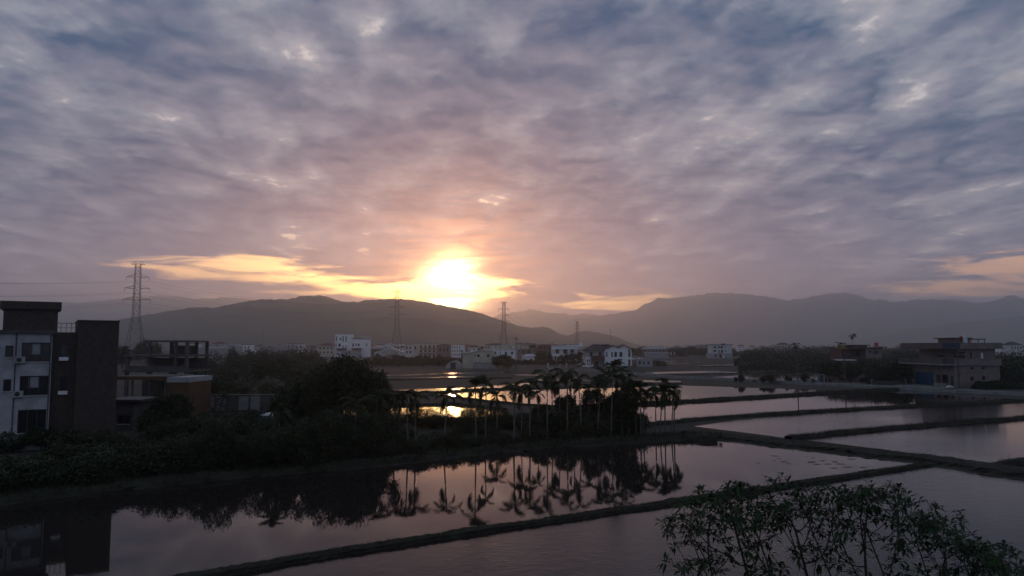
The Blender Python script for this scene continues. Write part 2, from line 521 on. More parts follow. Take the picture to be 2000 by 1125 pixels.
def resample(pts, step):
    out = []
    for a, b in zip(pts, pts[1:]):
        n = max(1, int((b - a).length / step))
        out += [a.lerp(b, i / n) for i in range(n)]
    return out + [pts[-1]]


GRASS = []


def bund(name, line, w, h, m=M_BANK, seed=1, step=0.5, grass=0, gl=0.25, flat=0.55, wob=0.12):
    pts = resample([gnd(x, y) for x, y in line], step)
    rnd = random.Random(seed)
    prof = [(-0.5, -0.05), (-0.42, 0.35), (-0.3 * flat / 0.55, 0.95), (0, 1.0), (0.3 * flat / 0.55, 0.95), (0.42, 0.35), (0.5, -0.05)]
    V, Fc = [], []
    for i, p in enumerate(pts):
        d = (pts[min(i + 1, len(pts) - 1)] - pts[max(i - 1, 0)]).normalized()
        nrm = Vector((-d.y, d.x, 0))
        sh = wob * fbm1(i * step * 0.7, seed, 3)
        for u, v in prof:
            jit = 1 + rnd.uniform(-0.12, 0.12)
            q = p + nrm * (u * w * jit * (1 + 0.10 * fbm1(i * step * 0.9, seed + 9, 3)) + sh)
            V.append((q.x, q.y, max(-0.05, v * h * (1 + rnd.uniform(-0.16, 0.16)) * (1 + 0.10 * fbm1(i * step * 0.5, seed + 4, 3)))))
        if grass:
            for _ in range(int(grass * step)):
                u = rnd.uniform(-0.46, 0.46)
                q = p + d * rnd.uniform(0, step) + nrm * (u * w + sh)
                GRASS.append((q.x, q.y, h * (0.3 if abs(u) > 0.38 else 0.85), gl * rnd.uniform(0.4, 1.3)))
    k = len(prof)
    for i in range(len(pts) - 1):
        for j in range(k - 1):
            a = i * k + j
            Fc.append((a, a + 1, a + k + 1, a + k))
    mb = MB(); mb.v, mb.f = V, Fc
    return tag(mb.build(name, m), kind='structure')


bund('field_bank', [(-500, 1304), (-100, 1222), (340, 1138), (700, 1076), (1000, 1030), (1400, 971), (1600, 941), (1800, 911), (1870, 901)], 0.85, 0.20, seed=2, step=0.22, grass=260, gl=0.13, flat=0.7, wob=0.05)
bund('field_bank', [(-700, 1058), (-300, 1006), (0, 980), (227, 951), (490, 926), (700, 911), (900, 888), (1050, 873), (1232, 862), (1325, 857), (1400, 859)], 3.2, 0.45, seed=3, step=0.5, grass=170, gl=0.35)
bund('dike_path', [(1340, 846), (1480, 862), (1610, 876), (1800, 897), (2000, 927), (2200, 955)], 3.4, 0.30, M_BANK, seed=4, step=0.4, grass=130, gl=0.2, flat=0.7)
bund('field_bank', [(1060, 801), (1200, 793), (1330, 786), (1640, 767), (1790, 759)], 1.2, 0.42, seed=5, grass=60)
bund('field_bank', [(1180, 840), (1300, 829), (1344, 823), (1500, 811), (1700, 799), (2000, 784), (2200, 773)], 1.2, 0.35, seed=6, grass=70)
bund('field_bank', [(1540, 858), (1680, 843), (2000, 818), (2200, 803)], 1.1, 0.32, seed=7, grass=90)
bund('field_bank', [(1940, 914), (2000, 905), (2200, 884)], 1.0, 0.4, seed=8, grass=30)
bund('field_bank', [(330, 838), (500, 832), (720, 825), (985, 820), (1180, 826)], 2.0, 0.4, seed=9, grass=30, gl=0.4)
bund('field_bank', [(345, 811), (500, 804), (720, 795), (885, 790), (985, 801)], 1.2, 0.35, seed=10)
bund('field_bank', [(842, 772), (1000, 790), (1120, 798)], 1.2, 0.3, seed=11)
bund('field_bank', [(900, 762), (1130, 757), (1330, 750)], 1.2, 0.3, seed=12)
bund('lane', [(1120, 722), (1200, 728), (1300, 736), (1600, 751), (1800, 761), (2000, 771), (2200, 783)], 4.0, 0.5, M_ROAD, seed=13, step=2.0, flat=0.75, wob=0.0)
bund('kerb', [(1120, 724), (1200, 730), (1300, 738), (1600, 753.2), (1800, 763.5), (2000, 774), (2200, 786)], 0.35, 0.62, M_CONC, seed=14, step=2.0, flat=0.8, wob=0.0)
bund('field_bank', [(1262, 733), (1400, 730.5), (1480, 730)], 1.5, 0.35, seed=15)
bund('field_bank', [(1370, 716.5), (1540, 714)], 1.5, 0.35, seed=16, step=1.0)
bund('field_bank', [(1480, 730), (1670, 728)], 1.2, 0.35, seed=17, step=1.0)
bund('field_bank', [(720, 743.5), (890, 740), (1000, 739)], 1.5, 0.35, seed=18, step=1.0)
bund('field_bank', [(760, 767), (842, 767.5), (1000, 760)], 1.2, 0.35, seed=19, step=1.0)


def blades(name, G, m, seed, bend=0.5, wid=0.06):
    G = np.array(G); n = len(G); r = np.random.default_rng(seed)
    ang = r.uniform(0, 2 * math.pi, n)
    L = G[:, 3]
    side = np.stack([np.cos(ang), np.sin(ang), np.zeros(n)], 1) * (L * wid)[:, None]
    lean = np.stack([-np.sin(ang), np.cos(ang), np.zeros(n)], 1) * (L * bend * r.uniform(0.2, 1, n))[:, None]
    p = G[:, :3]
    tip = p + lean; tip[:, 2] += L
    V = np.stack([p - side, p + side, tip], 1).reshape(-1, 3)
    return tag(link(name, np_mesh(name, V, 3, m)), 'short dark grass fringing the earth banks between the fields', 'grass', kind='stuff')


blades('grass', GRASS, M_GRASS, 4)


# ------------------------------------------------------------------ buildings
def openings_panel(mb, x0, x1, z0, z1, ops, y0, y1):
    """wall panel from y0 (front) to y1 with rectangular holes."""
    xs = sorted({x0, x1, *[o[0] for o in ops], *[o[1] for o in ops]})
    zs = sorted({z0, z1, *[o[2] for o in ops], *[o[3] for o in ops]})
    xs = [v for v in xs if x0 - 1e-6 <= v <= x1 + 1e-6]; zs = [v for v in zs if z0 - 1e-6 <= v <= z1 + 1e-6]
    for a, b in zip(xs, xs[1:]):
        run = None
        for c, d in zip(zs, zs[1:]):
            mx, mz = (a + b) / 2, (c + d) / 2
            hole = any(o[0] < mx < o[1] and o[2] < mz < o[3] for o in ops)
            if not hole:
                run = (run[0], d) if run else (c, d)
            if hole and run: mb.box(a, b, y0, y1, *run); run = None
        if run: mb.box(a, b, y0, y1, *run)


class Bld:
    """a building whose front is the plane Y; positions given as picture points on that plane."""
    def __init__(s, name, label, pc, Y, cat='house', group=None, rz=0.0):
        s.Y = Y
        o = at(pc, 700, Y); s.ox = o.x
        s.root = thing(name, label, cat, (o.x, Y, 0), rz, group)
    def X(s, px, py=690): return at(px, py, s.Y).x - s.ox
    def Z(s, py): return at(1000, py, s.Y).z
    def block(s, x0, x1, yt, yb=None, depth=8, m=M_WHITE, wins=(), y=0.0, name='wall', bars=True, gl=M_GLASS, frame=M_DARK):
        """box with a front wall that has real window openings."""
        X0, X1, z1 = s.X(x0), s.X(x1), s.Z(yt)
        z0 = 0.0 if yb is None else max(0.0, s.Z(yb))
        ops = []
        for w in wins:
            a, b = s.X(w[0], (w[1] + w[3]) / 2), s.X(w[2], (w[1] + w[3]) / 2)
            c, d = max(z0 + 0.02, s.Z(w[3])), min(z1 - 0.05, s.Z(w[1]))
            ops.append((max(a, X0 + 0.05), min(b, X1 - 0.05), c, d))
        mb = MB(); mb.box(X0, X1, y + 0.25, y + depth, z0, z1)
        openings_panel(mb, X0, X1, z0, z1, ops, y, y + 0.25)
        w_ = mb.build(name, m, s.root)
        big = s.Y < 260
        for (a, b, c, d) in ops:
            f = MB(); t = min(0.09, (b - a) * 0.12)
            f.box(a, b, y + 0.10, y + 0.17, c, c + t); f.box(a, b, y + 0.10, y + 0.17, d - t, d)
            f.box(a, a + t, y + 0.10, y + 0.17, c + t, d - t); f.box(b - t, b, y + 0.10, y + 0.17, c + t, d - t)
            if (b - a) > 1.1 and bars: f.box((a + b) / 2 - t / 2, (a + b) / 2 + t / 2, y + 0.10, y + 0.17, c + t, d - t)
            wo = f.build('window', frame, s.root)
            MB().box(a + t * 0.5, b - t * 0.5, y + 0.18, y + 0.21, c + t * 0.5, d - t * 0.5).build('pane', gl, wo)
            if big or (b - a) > 0.9:
                MB().box(a - 0.08, b + 0.08, y - 0.07, y - 0.002, c - 0.10, c - 0.01).build('sill', M_GREY, wo)
        return w_
    def box(s, name, m, x0, x1, yt, yb, y0, y1, parent=None):
        return MB().box(s.X(x0), s.X(x1), y0, y1, max(0.0, s.Z(yb)), s.Z(yt)).build(name, m, parent or s.root)
    def flat(s, x0, x1, yt, depth, m=M_GREY, over=0.3, th=0.35, y=0.0, name='roof'):
        z = s.Z(yt)
        return MB().box(s.X(x0) - over, s.X(x1) + over, y - over, y + depth + over, z + 0.002, z + th).build(name, m, s.root)
    def gable(s, x0, x1, apex, eave, depth, m, wall, over=0.4, th=0.22, y=0.0):
        """gable end to the viewer; apex=(px,py), eave=(pyl,pyr)."""
        a = (s.X(x0), s.Z(eave[0])); b = (s.X(apex[0]), s.Z(apex[1])); c = (s.X(x1), s.Z(eave[1]))
        MB().prism([a, c, b], 'y', y + 0.003, y + depth).build('gable', wall, s.root)
        def ext(p, q, o):
            d = Vector((p[0] - q[0], p[1] - q[1])).normalized() * o
            return (p[0] + d.x, p[1] + d.y)
        a2, c2 = ext(a, b, over), ext(c, b, over)
        up = lambda p: (p[0], p[1] + th)
        e = 0.004
        lo = lambda p: (p[0], p[1] + e)
        mb = MB()
        mb.prism([lo(a2), lo(b), up(b), up(a2)], 'y', y - over, y + depth + over)
        mb.prism([lo(b), lo(c2), up(c2), up(b)], 'y', y - over, y + depth + over)
        return mb.build('roof', m, s.root)
    def hip(s, x0, x1, yt, yr, depth, m, over=0.5, y=0.0, inset=0.35):
        X0, X1, z0, z1 = s.X(x0) - over, s.X(x1) + over, s.Z(yt), s.Z(yr)
        y0, y1 = y - over, y + depth + over
        ym = (y0 + y1) / 2; i = min((X1 - X0) * inset, (y1 - y0) * 0.5)
        mb = MB()
        mb.v = [(X0, y0, z0), (X1, y0, z0), (X1, y1, z0), (X0, y1, z0), (X0 + i, ym, z1), (X1 - i, ym, z1)]
        mb.f = [(0, 3, 2, 1), (0, 1, 5, 4), (1, 2, 5), (2, 3, 4, 5), (3, 0, 4)]
        return mb.build('roof', m, s.root)
    def tank(s, px, yb, y, r=0.7, h=1.6):
        x, z = s.X(px), s.Z(yb)
        mb = MB()
        mb.tube([(x, y, z + 0.35), (x, y, z + 0.45), (x, y, z + h - 0.2), (x, y, z + h), (x, y, z + h + 0.12)], [r * .7, r, r, r * 0.75, 0.12], 12)
        t = mb.build('water_tank', M_TANK, s.root, smooth=False)
        l = MB()
        for a in range(3):
            q = a * 2.09
            l.tube([(x + math.cos(q) * r * .6, y + math.sin(q) * r * .6, z), (x + math.cos(q) * r * .6, y + math.sin(q) * r * .6, z + 0.5)], 0.05, 4)
        l.build('tank_stand', M_STEEL, t)


def grid_wins(x0, x1, y0, y1, nx, ny, fx=0.5, fy=0.55):
    r = []
    for j in range(ny):
        for i in range(nx):
            w, h = (x1 - x0) / nx, (y1 - y0) / ny
            cx, cy = x0 + w * (i + .5), y0 + h * (j + .5)
            r.append((cx - w * fx / 2, cy - h * fy / 2, cx + w * fx / 2, cy + h * fy / 2))
    return r


# --- the large block at the left edge: white front, brown tiled side
def left_block():
    RZ_ = math.radians(32)
    C0 = at(100, 690, 66.0)
    e = Vector((math.cos(RZ_), math.sin(RZ_), 0)); nn = Vector((-math.sin(RZ_), math.cos(RZ_), 0))
    def loc(px, py, dep=0.0):   # picture point -> local (x, z) on a plane set back by dep
        d = ray(px, py); o = Vector((C0.x, C0.y, 0)) + nn * dep
        t = o.dot(nn) / d.dot(nn)
        p = Vector((0, 0, HC)) + d * t
        return (p - o).dot(e), p.z
    def X(px, py=690, dep=0.0): return loc(px, py, dep)[0]
    def Z(px, py, dep=0.0): return loc(px, py, dep)[1]
    root = thing('apartment_block', 'three-storey apartment block with white front and brown tiled wing at left edge', 'building', (C0.x, C0.y, 0), RZ_)
    def opening(w, dep=0.0):
        return (X(w[0], (w[1] + w[3]) / 2, dep), X(w[2], (w[1] + w[3]) / 2, dep), Z((w[0] + w[2]) / 2, w[3], dep), Z((w[0] + w[2]) / 2, w[1], dep))
    def window(o, dep, bars=1, sill=M_GREY, big=False):
        a, b, c, d = o; t = 0.08; y0, y1 = dep + 0.10, dep + 0.17
        f = MB(); f.box(a, b, y0, y1, c, c + t); f.box(a, b, y0, y1, d - t, d); f.box(a, a + t, y0, y1, c + t, d - t); f.box(b - t, b, y0, y1, c + t, d - t)
        for k in range(bars):
            q = a + (b - a) * (k + 1) / (bars + 1); f.box(q - t / 2, q + t / 2, y0, y1, c + t, d - t)
        w = f.build('window', M_DARK, root)
        MB().box(a + .04, b - .04, dep + 0.19, dep + 0.22, c + .04, d - .04).build('pane', M_GLASS, w)
        if big: MB().box(a - .05, b + .05, dep - 0.25, dep - 0.003, c - 0.06, c + 0.26).build('sill', sill, w)
        else: MB().box(a - .08, b + .08, dep - 0.08, dep - 0.003, c - 0.12, c - 0.01).build('sill', sill, w)
        return w
    # white front
    wins = [(10, 675, 26, 697), (42, 669, 98.5, 706), (6, 741, 22, 764), (38, 734, 95, 772), (-60, 669, -20, 706), (-64, 734, -24, 772), (34, 800, 90, 845)]
    ops = [opening(w) for w in wins]
    x0, x1, zt = X(-260), X(101.5), Z(60, 652)
    m = MB(); m.box(x0, x1, 0.25, 10.0, 0, zt); openings_panel(m, x0, x1, 0, zt, ops, 0.0, 0.25); m.build('wall', M_FRONT, root)
    for o, w in zip(ops, wins): window(o, 0.0, 2 if w[2] - w[0] > 40 else 0)
    for (a, b, c, d) in ((59, 80, 692, 671), (55, 77, 757, 736)):
        MB().box(X(a, c), X(b, c), 0.175, 0.187, Z(68, c), Z(68, d)).build('curtain', M_CURT, root)
    MB().box(x0, x1 + 0.15, -0.25, 0.8, zt + 0.003, zt + 0.33).build('cornice', M_DKCONC, root)
    # roof house with its heavy cornice
    d0 = 1.2
    MB().box(X(6, 625, d0), X(113, 625, d0), d0, d0 + 5, zt + 0.01, Z(60, 604, d0)).build('roof_house', M_TILE, root)
    MB().box(X(0, 596, d0), X(120.5, 596, d0), d0 - 0.35, d0 + 5.3, Z(60, 604, d0) + 0.003, Z(60, 589, d0)).build('roof_house_cornice', M_TILE, root)
    # brown tiled middle bay, slightly set back, with two windows
    d1 = 0.9
    wins = [(117, 672, 133, 703), (115, 735, 131, 769)]
    ops = [opening(w, d1) for w in wins]
    xa, xb = X(101.5) + 0.003, X(152, 690, d1); zb = Z(125, 649, d1)
    m = MB(); m.box(xa, xb, d1 + 0.25, 9.5, 0, zb); openings_panel(m, xa, xb, 0, zb, ops, d1, d1 + 0.25); m.build('tiled_bay', M_TILE, root)
    for o in ops: window(o, d1, 0, M_WHITE, True)
    r = MB()
    for k in range(5):
        q = xa + (xb - xa) * (k + .5) / 5; r.box(q - .02, q + .02, d1 + .1, d1 + .14, zb + 0.002, zb + 0.8)
    r.box(xa + .1, xb, d1 + .1, d1 + .14, zb + 0.8, zb + 0.85); r.box(xa + .1, xb, d1 + .1, d1 + .14, zb + 0.4, zb + 0.43)
    r.build('railing', M_STEEL, root)
    for a, c in ((29, 709), (25, 776)):
        x, z = X(a, c), Z(a, c)
        u = MB().box(x, x + 0.75, -0.38, -0.06, z, z + 0.55).build('air_conditioner', M_GREY, root)
        MB().tube([(x + 0.3, -0.38, z + 0.28), (x + 0.3, -0.40, z + 0.28)], 0.2, 12).build('fan_grille', M_DARK, u)
        MB().box(x + 0.05, x + 0.7, -0.36, -0.003, z - 0.06, z - 0.002).build('bracket', M_STEEL, u)
    MB().tube([(x1 - 0.12, -0.07, 0), (x1 - 0.12, -0.07, zt)], 0.05, 6).build('drainpipe', M_DKCONC, root)
    MB().tube([(X(31), -0.07, 0), (X(31), -0.07, zt)], 0.05, 6).build('drainpipe', M_DKCONC, root)
    # brown stair tower
    MB().box(X(150), X(231, 690), 0.1, 8.0, 0, Z(190, 628)).build('stair_tower', M_TILE, root)
    MB().box(X(149), X(232, 690), 0.0, 8.1, Z(190, 628) + 0.003, Z(190, 628) + 0.12).build('tower_coping', M_DARK, root)


left_block()


def construction():
    Y = 130.0
    b = Bld('building_shell', 'unfinished concrete frame building with open floors behind the orange canopy', 305, Y, 'building')
    xs = [246, 284, 297, 344, 366]
    zs = [0.0, b.Z(727), b.Z(697), b.Z(668)]
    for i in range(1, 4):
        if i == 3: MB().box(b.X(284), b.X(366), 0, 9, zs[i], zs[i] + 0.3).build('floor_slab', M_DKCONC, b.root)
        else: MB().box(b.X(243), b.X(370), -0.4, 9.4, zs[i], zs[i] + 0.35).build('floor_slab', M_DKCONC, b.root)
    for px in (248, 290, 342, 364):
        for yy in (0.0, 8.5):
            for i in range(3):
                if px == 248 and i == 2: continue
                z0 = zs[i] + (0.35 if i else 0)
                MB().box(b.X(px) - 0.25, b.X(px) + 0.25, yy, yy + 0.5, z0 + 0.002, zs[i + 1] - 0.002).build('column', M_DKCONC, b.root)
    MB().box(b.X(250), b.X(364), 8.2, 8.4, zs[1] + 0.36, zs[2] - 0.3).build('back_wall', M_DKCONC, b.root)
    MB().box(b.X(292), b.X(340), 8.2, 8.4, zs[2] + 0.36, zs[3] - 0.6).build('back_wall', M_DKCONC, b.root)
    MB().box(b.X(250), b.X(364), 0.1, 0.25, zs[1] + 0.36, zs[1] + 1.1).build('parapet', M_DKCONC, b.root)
    MB().box(b.X(270), b.X(280), 3, 3.3, zs[2] + 1.9, zs[2] + 2.4).build('pale_panel', M_WHITE2, b.root)  # small panel in weathered white above the upper slab


construction()


def canopy():
    b = Bld('canopy_shed', 'open shed with an orange fascia and orange end room behind the tiled block', 300, 95.0, 'shed')
    b.box('fascia', M_ORANGE, 222, 328, 735, 742, -0.2, -0.05)
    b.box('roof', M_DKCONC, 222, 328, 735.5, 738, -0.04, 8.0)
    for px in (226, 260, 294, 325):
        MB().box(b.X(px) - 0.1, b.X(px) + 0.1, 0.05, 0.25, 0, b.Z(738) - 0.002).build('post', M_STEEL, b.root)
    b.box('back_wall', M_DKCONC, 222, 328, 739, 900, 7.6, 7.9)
    b.block(329, 371, 747, None, 7.0, M_ORANGE, name='end_room')
    b.box('roof_band', M_GREY, 328.6, 372, 737, 746.8, -0.15, 7.2)


canopy()


def small_shed():
    b = Bld('small_shed', 'small grey shed with one square window beside the dark bushes', 245, 80.0, 'shed')
    b.block(218, 264, 785, None, 4.0, M_DKCONC, [(229, 810, 254, 828)])
    b.box('roof', M_DARK, 210, 281, 780, 784.6, -0.5, 4.5)


small_shed()


def field_wall():
    r = thing('boundary_wall', 'long grey concrete wall of upright panels behind the pinkish field strip', 'wall', at(480, 800, 103) * 1.0)
    r.location.z = 0
    a, b_ = at(365, 790, 101).x, at(612, 790, 101).x
    n = 11
    for i in range(n):
        x0, x1 = a + (b_ - a) * i / n - r.location.x, a + (b_ - a) * (i + 1) / n - r.location.x
        MB().box(x0 + 0.02, x1 - 0.02, -0.06, 0.06, 0, 2.1).build('panel', M_CONC if i % 3 else M_DKCONC, r)
        MB().box(x0 - 0.1, x0 + 0.1, -0.14, 0.10, 0, 2.3).build('post', M_DKCONC, r)
    MB().box(a - r.location.x, b_ - r.location.x, -0.16, 0.16, 2.303, 2.40).build('coping', M_CONC, r)


field_wall()


# --- white modern house with a tower
def white_modern():
    b = Bld('modern_house', 'white modern house with a square tower and slit windows', 687, 600.0)
    b.block(654, 686, 653, None, 9, M_WHITE, [(656, 657, 658, 667), (669.3, 656.5, 671.2, 668), (675, 656.5, 677, 668), (655.5, 671, 657.5, 677), (661, 671, 665.5, 677),
                                              (669.3, 675, 671.2, 680.5), (675, 675, 677, 680.5), (663.5, 660, 667, 664)], bars=False)
    b.block(686.02, 720, 663, None, 9, M_WHITE, [(688, 671, 691, 677), (694, 671, 696, 675.5), (698.5, 671, 702, 676), (715, 671, 717, 676)], y=0.3, bars=False)
    b.gable(684, 722, (703, 657.5), (660.5, 660.8), 8, M_PALEROOF, M_GREY, y=1.0)
    b.box('canopy', M_BRICK, 658, 677, 680, 684, -2.5, -0.01)
    b.box('canopy', M_BRICK, 688, 706, 680, 684, -2.2, 0.29)
    b.box('garden_wall', M_GREY, 671, 706, 684.5, 720, -4.0, -3.6)


white_modern()


def town():
    # 0: hip-roofed low house and gabled neighbours
    b = Bld('brick_house', 'brown house with pale flat roof beside the white modern house', 736, 640.0)
    b.block(722, 752, 681, None, 9, M_BRICK, [(727, 686, 731, 690), (740, 686, 744, 690)])
    b.flat(722, 752, 681, 9, M_PALEROOF, 0.6, 1.0)
    b = Bld('gable_house', 'wide white gabled house with a dark front porch roof', 760, 540.0)
    b.block(731, 786, 689, None, 10, M_WHITE2, [(733.5, 687.5 + 3, 740.5, 697)])
    b.gable(731, 786, (761, 678), (689, 688), 10, M_PALEROOF, M_WHITE2)
    b.gable(748, 774, (762, 683.5), (689, 689), 3, M_ROOF, M_WHITE2, y=-1.5)
    b = Bld('gable_house', 'low house with a broad shallow brown gable in front of the white gabled house', 764, 500.0)
    b.block(736, 791, 702, None, 6, M_PINK, [])
    b.gable(734, 794, (765, 692), (702.2, 702.6), 6, M_ROOF, M_PINK)
    b = Bld('gable_house', 'little pale gabled shed in front of the white modern house', 717, 480.0, 'shed')
    b.block(701, 734, 704, None, 5, M_CREAM, [(709, 697 + 8, 711, 710)])
    b.gable(701, 734, (715, 697), (703.5, 704), 5, M_PALEROOF, M_CREAM)
    # 1: terraces under the sun
    b = Bld('terrace_house', 'three-storey cream terrace with balconies left of the sun', 830, 580.0, 'building')
    b.block(807, 852, 671, None, 10, M_CREAM, grid_wins(818, 852, 672, 699, 4, 3, 0.45, 0.5) + [(810, 676, 813, 683)])
    b.flat(807, 852, 671, 10, M_GREY, 0.4, 0.4)
    for py in (680, 690): b.box('balcony', M_PINK, 818, 852, py - 1, py + 1, -1.2, -0.01)
    b.tank(842, 670, 4)
    b = Bld('terrace_house', 'plain brown-fronted house right of the cream terrace under the sun', 865, 540.0)
    b.block(852.5, 879, 675, None, 10, M_PINK, grid_wins(856, 878, 677, 690, 3, 1, 0.4, 0.5) + [(856, 692, 862, 698)])
    b.hip(852.5, 879, 675, 671.5, 10, M_REDROOF)
    b = Bld('white_house', 'small whitish house left of the cream terrace', 797, 620.0)
    b.block(790, 806, 674, None, 8, M_WHITE2, grid_wins(791, 805, 675, 692, 2, 2))
    b.flat(790, 806, 674, 8, M_GREY)
    b = Bld('white_flats', 'white flats with rows of small windows right below the sun', 894, 560.0, 'building')
    b.block(880, 906, 674, None, 9, M_WHITE, grid_wins(881.5, 900, 675, 703, 4, 4, 0.42, 0.42) + [(900.5, 684, 904.5, 700)])
    b.flat(880, 906, 674, 9, M_GREY)
    b.tank(902, 673.5, 3)
    b = Bld('arched_shed', 'low arched shed below the white flats', 886, 300.0, 'shed')
    pts = [(b.X(870 + 32 * (0.5 - 0.5 * math.cos(a))), (b.Z(705)) * math.sin(a)) for a in [math.pi * k / 14 for k in range(15)]]
    MB().prism(pts, 'y', 0, 9).build('shell', M_GREY, b.root)
    MB().box(b.X(880), b.X(890), -0.06, -0.003, 0, 2.4).build('door', M_DARK, b.root)
    # 2: cream metal house
    b = Bld('cream_house', 'cream metal-clad house with gable and three windows, grey below', 945, 300.0)
    b.block(924, 965, 708, None, 9, M_GREY, [], y=0.3)
    b.block(924, 965, 688, 708.2, 9, M_CREAM, [(926.5, 692.5, 929.5, 696), (932, 692, 937, 697), (951, 692, 956, 697)])
    b.gable(924, 965, (943, 683), (688, 687), 9, M_PALEROOF, M_CREAM)
    b.block(903, 923.9, 690, None, 7, M_CREAM, [], y=2.0, name='side_wing')
    b.box('lean_roof', M_PALEROOF, 900, 923.8, 687.5, 689.9, 1.4, 9.4)
    # 3: long white rows
    b = Bld('row_house', 'long white two-storey row house right of the cream metal house', 987, 430.0)
    b.block(962, 1010, 683, None, 9, M_WHITE, [(966, 687, 969, 692), (977, 686, 978.2, 697), (986, 687, 990, 692), (998, 687, 1002, 692), (967, 700, 971, 705), (986, 700, 990, 705)])
    b.flat(962, 1010, 683, 9, M_PALEROOF, 0.5, 0.4)
    b.block(950, 1016, 675, 682.8, 8, M_CREAM, [(953, 676.5, 955, 680), (967, 676.5, 969, 680), (976, 676.5, 978, 680), (996, 676.5, 999, 680)], y=3.0, name='upper_floor')
    b.gable(975, 1018, (995, 672.5), (675, 675), 8, M_PALEROOF, M_CREAM, y=3.0)
    b = Bld('hip_house', 'house with a dark hipped roof behind the long white row', 965, 620.0)
    b.block(945, 986, 676, None, 10, M_CREAM, grid_wins(946, 985, 676.5, 683, 5, 1, 0.4, 0.6))
    b.hip(945, 986, 676, 670.5, 10, M_ROOF)
    b = Bld('flat_house', 'pale flat-roofed house with a dark brick upper corner', 1035, 470.0)
    b.block(1016, 1047, 681, None, 9, M_PINK, [(1020, 684, 1026, 690), (1030, 684, 1037, 690), (1042, 683, 1044.5, 687.5)])
    b.block(1020, 1033, 673, 680.9, 8, M_CREAM, [], y=0.5, name='upper_floor')
    b.block(1033.05, 1047, 674, 680.9, 8, M_BRICK, [(1036, 676, 1044, 680.5)], y=0.8, name='upper_floor')
    b.flat(1016, 1047, 673.5, 9, M_GREY, 0.4, 0.3)
    b = Bld('cottage', 'small white cottage with two windows and pale eaves in front of the flat houses', 1037, 395.0)
    b.block(1020, 1050, 696, None, 7, M_WHITE, [(1035, 700.5, 1039, 706), (1044, 700.5, 1047, 706), (1022, 701, 1025, 709)])
    b.hip(1020, 1050, 695.5, 692, 7, M_PALEROOF)
    b = Bld('balcony_house', 'white two-storey house with deep balconies behind round garden trees', 1105, 430.0)
    b.block(1078, 1130, 676, None, 9, M_WHITE2, [(1085, 682, 1092, 690), (1100, 682, 1108, 691), (1114, 682, 1121, 690), (1083, 697, 1086, 704), (1088, 698, 1092, 705), (1112, 698, 1115, 704)])
    b.box('balcony', M_WHITE, 1077, 1117, 692, 695.5, -1.5, -0.01)
    b.box('balcony', M_WHITE2, 1112, 1131, 688.5, 690.5, -1.3, -0.01)
    b.box('canopy', M_WHITE, 1077, 1131, 680.0, 682.0, -1.0, -0.012)
    b.gable(1090, 1108, (1100, 674.5), (677, 677), 5, M_PALEROOF, M_WHITE2, y=1.0)
    b = Bld('dark_house', 'dark brick house between the pale flat houses', 1067, 520.0)
    b.block(1050, 1078, 675, None, 8, M_BRICK, grid_wins(1052, 1076, 677, 692, 3, 2))
    b.hip(1050, 1078, 675, 672, 8, M_ROOF)
    b = Bld('tank_house', 'pale house with a tall white roof box left of the big white house', 1140, 520.0)
    b.block(1124, 1160, 678, None, 9, M_CREAM, grid_wins(1126, 1150, 680, 695, 3, 2))
    b.block(1132, 1139, 668, 677.9, 3, M_WHITE, [], y=1, name='roof_box')
    b.flat(1124, 1160, 678, 9, M_GREY, 0.3, 0.25)


town()


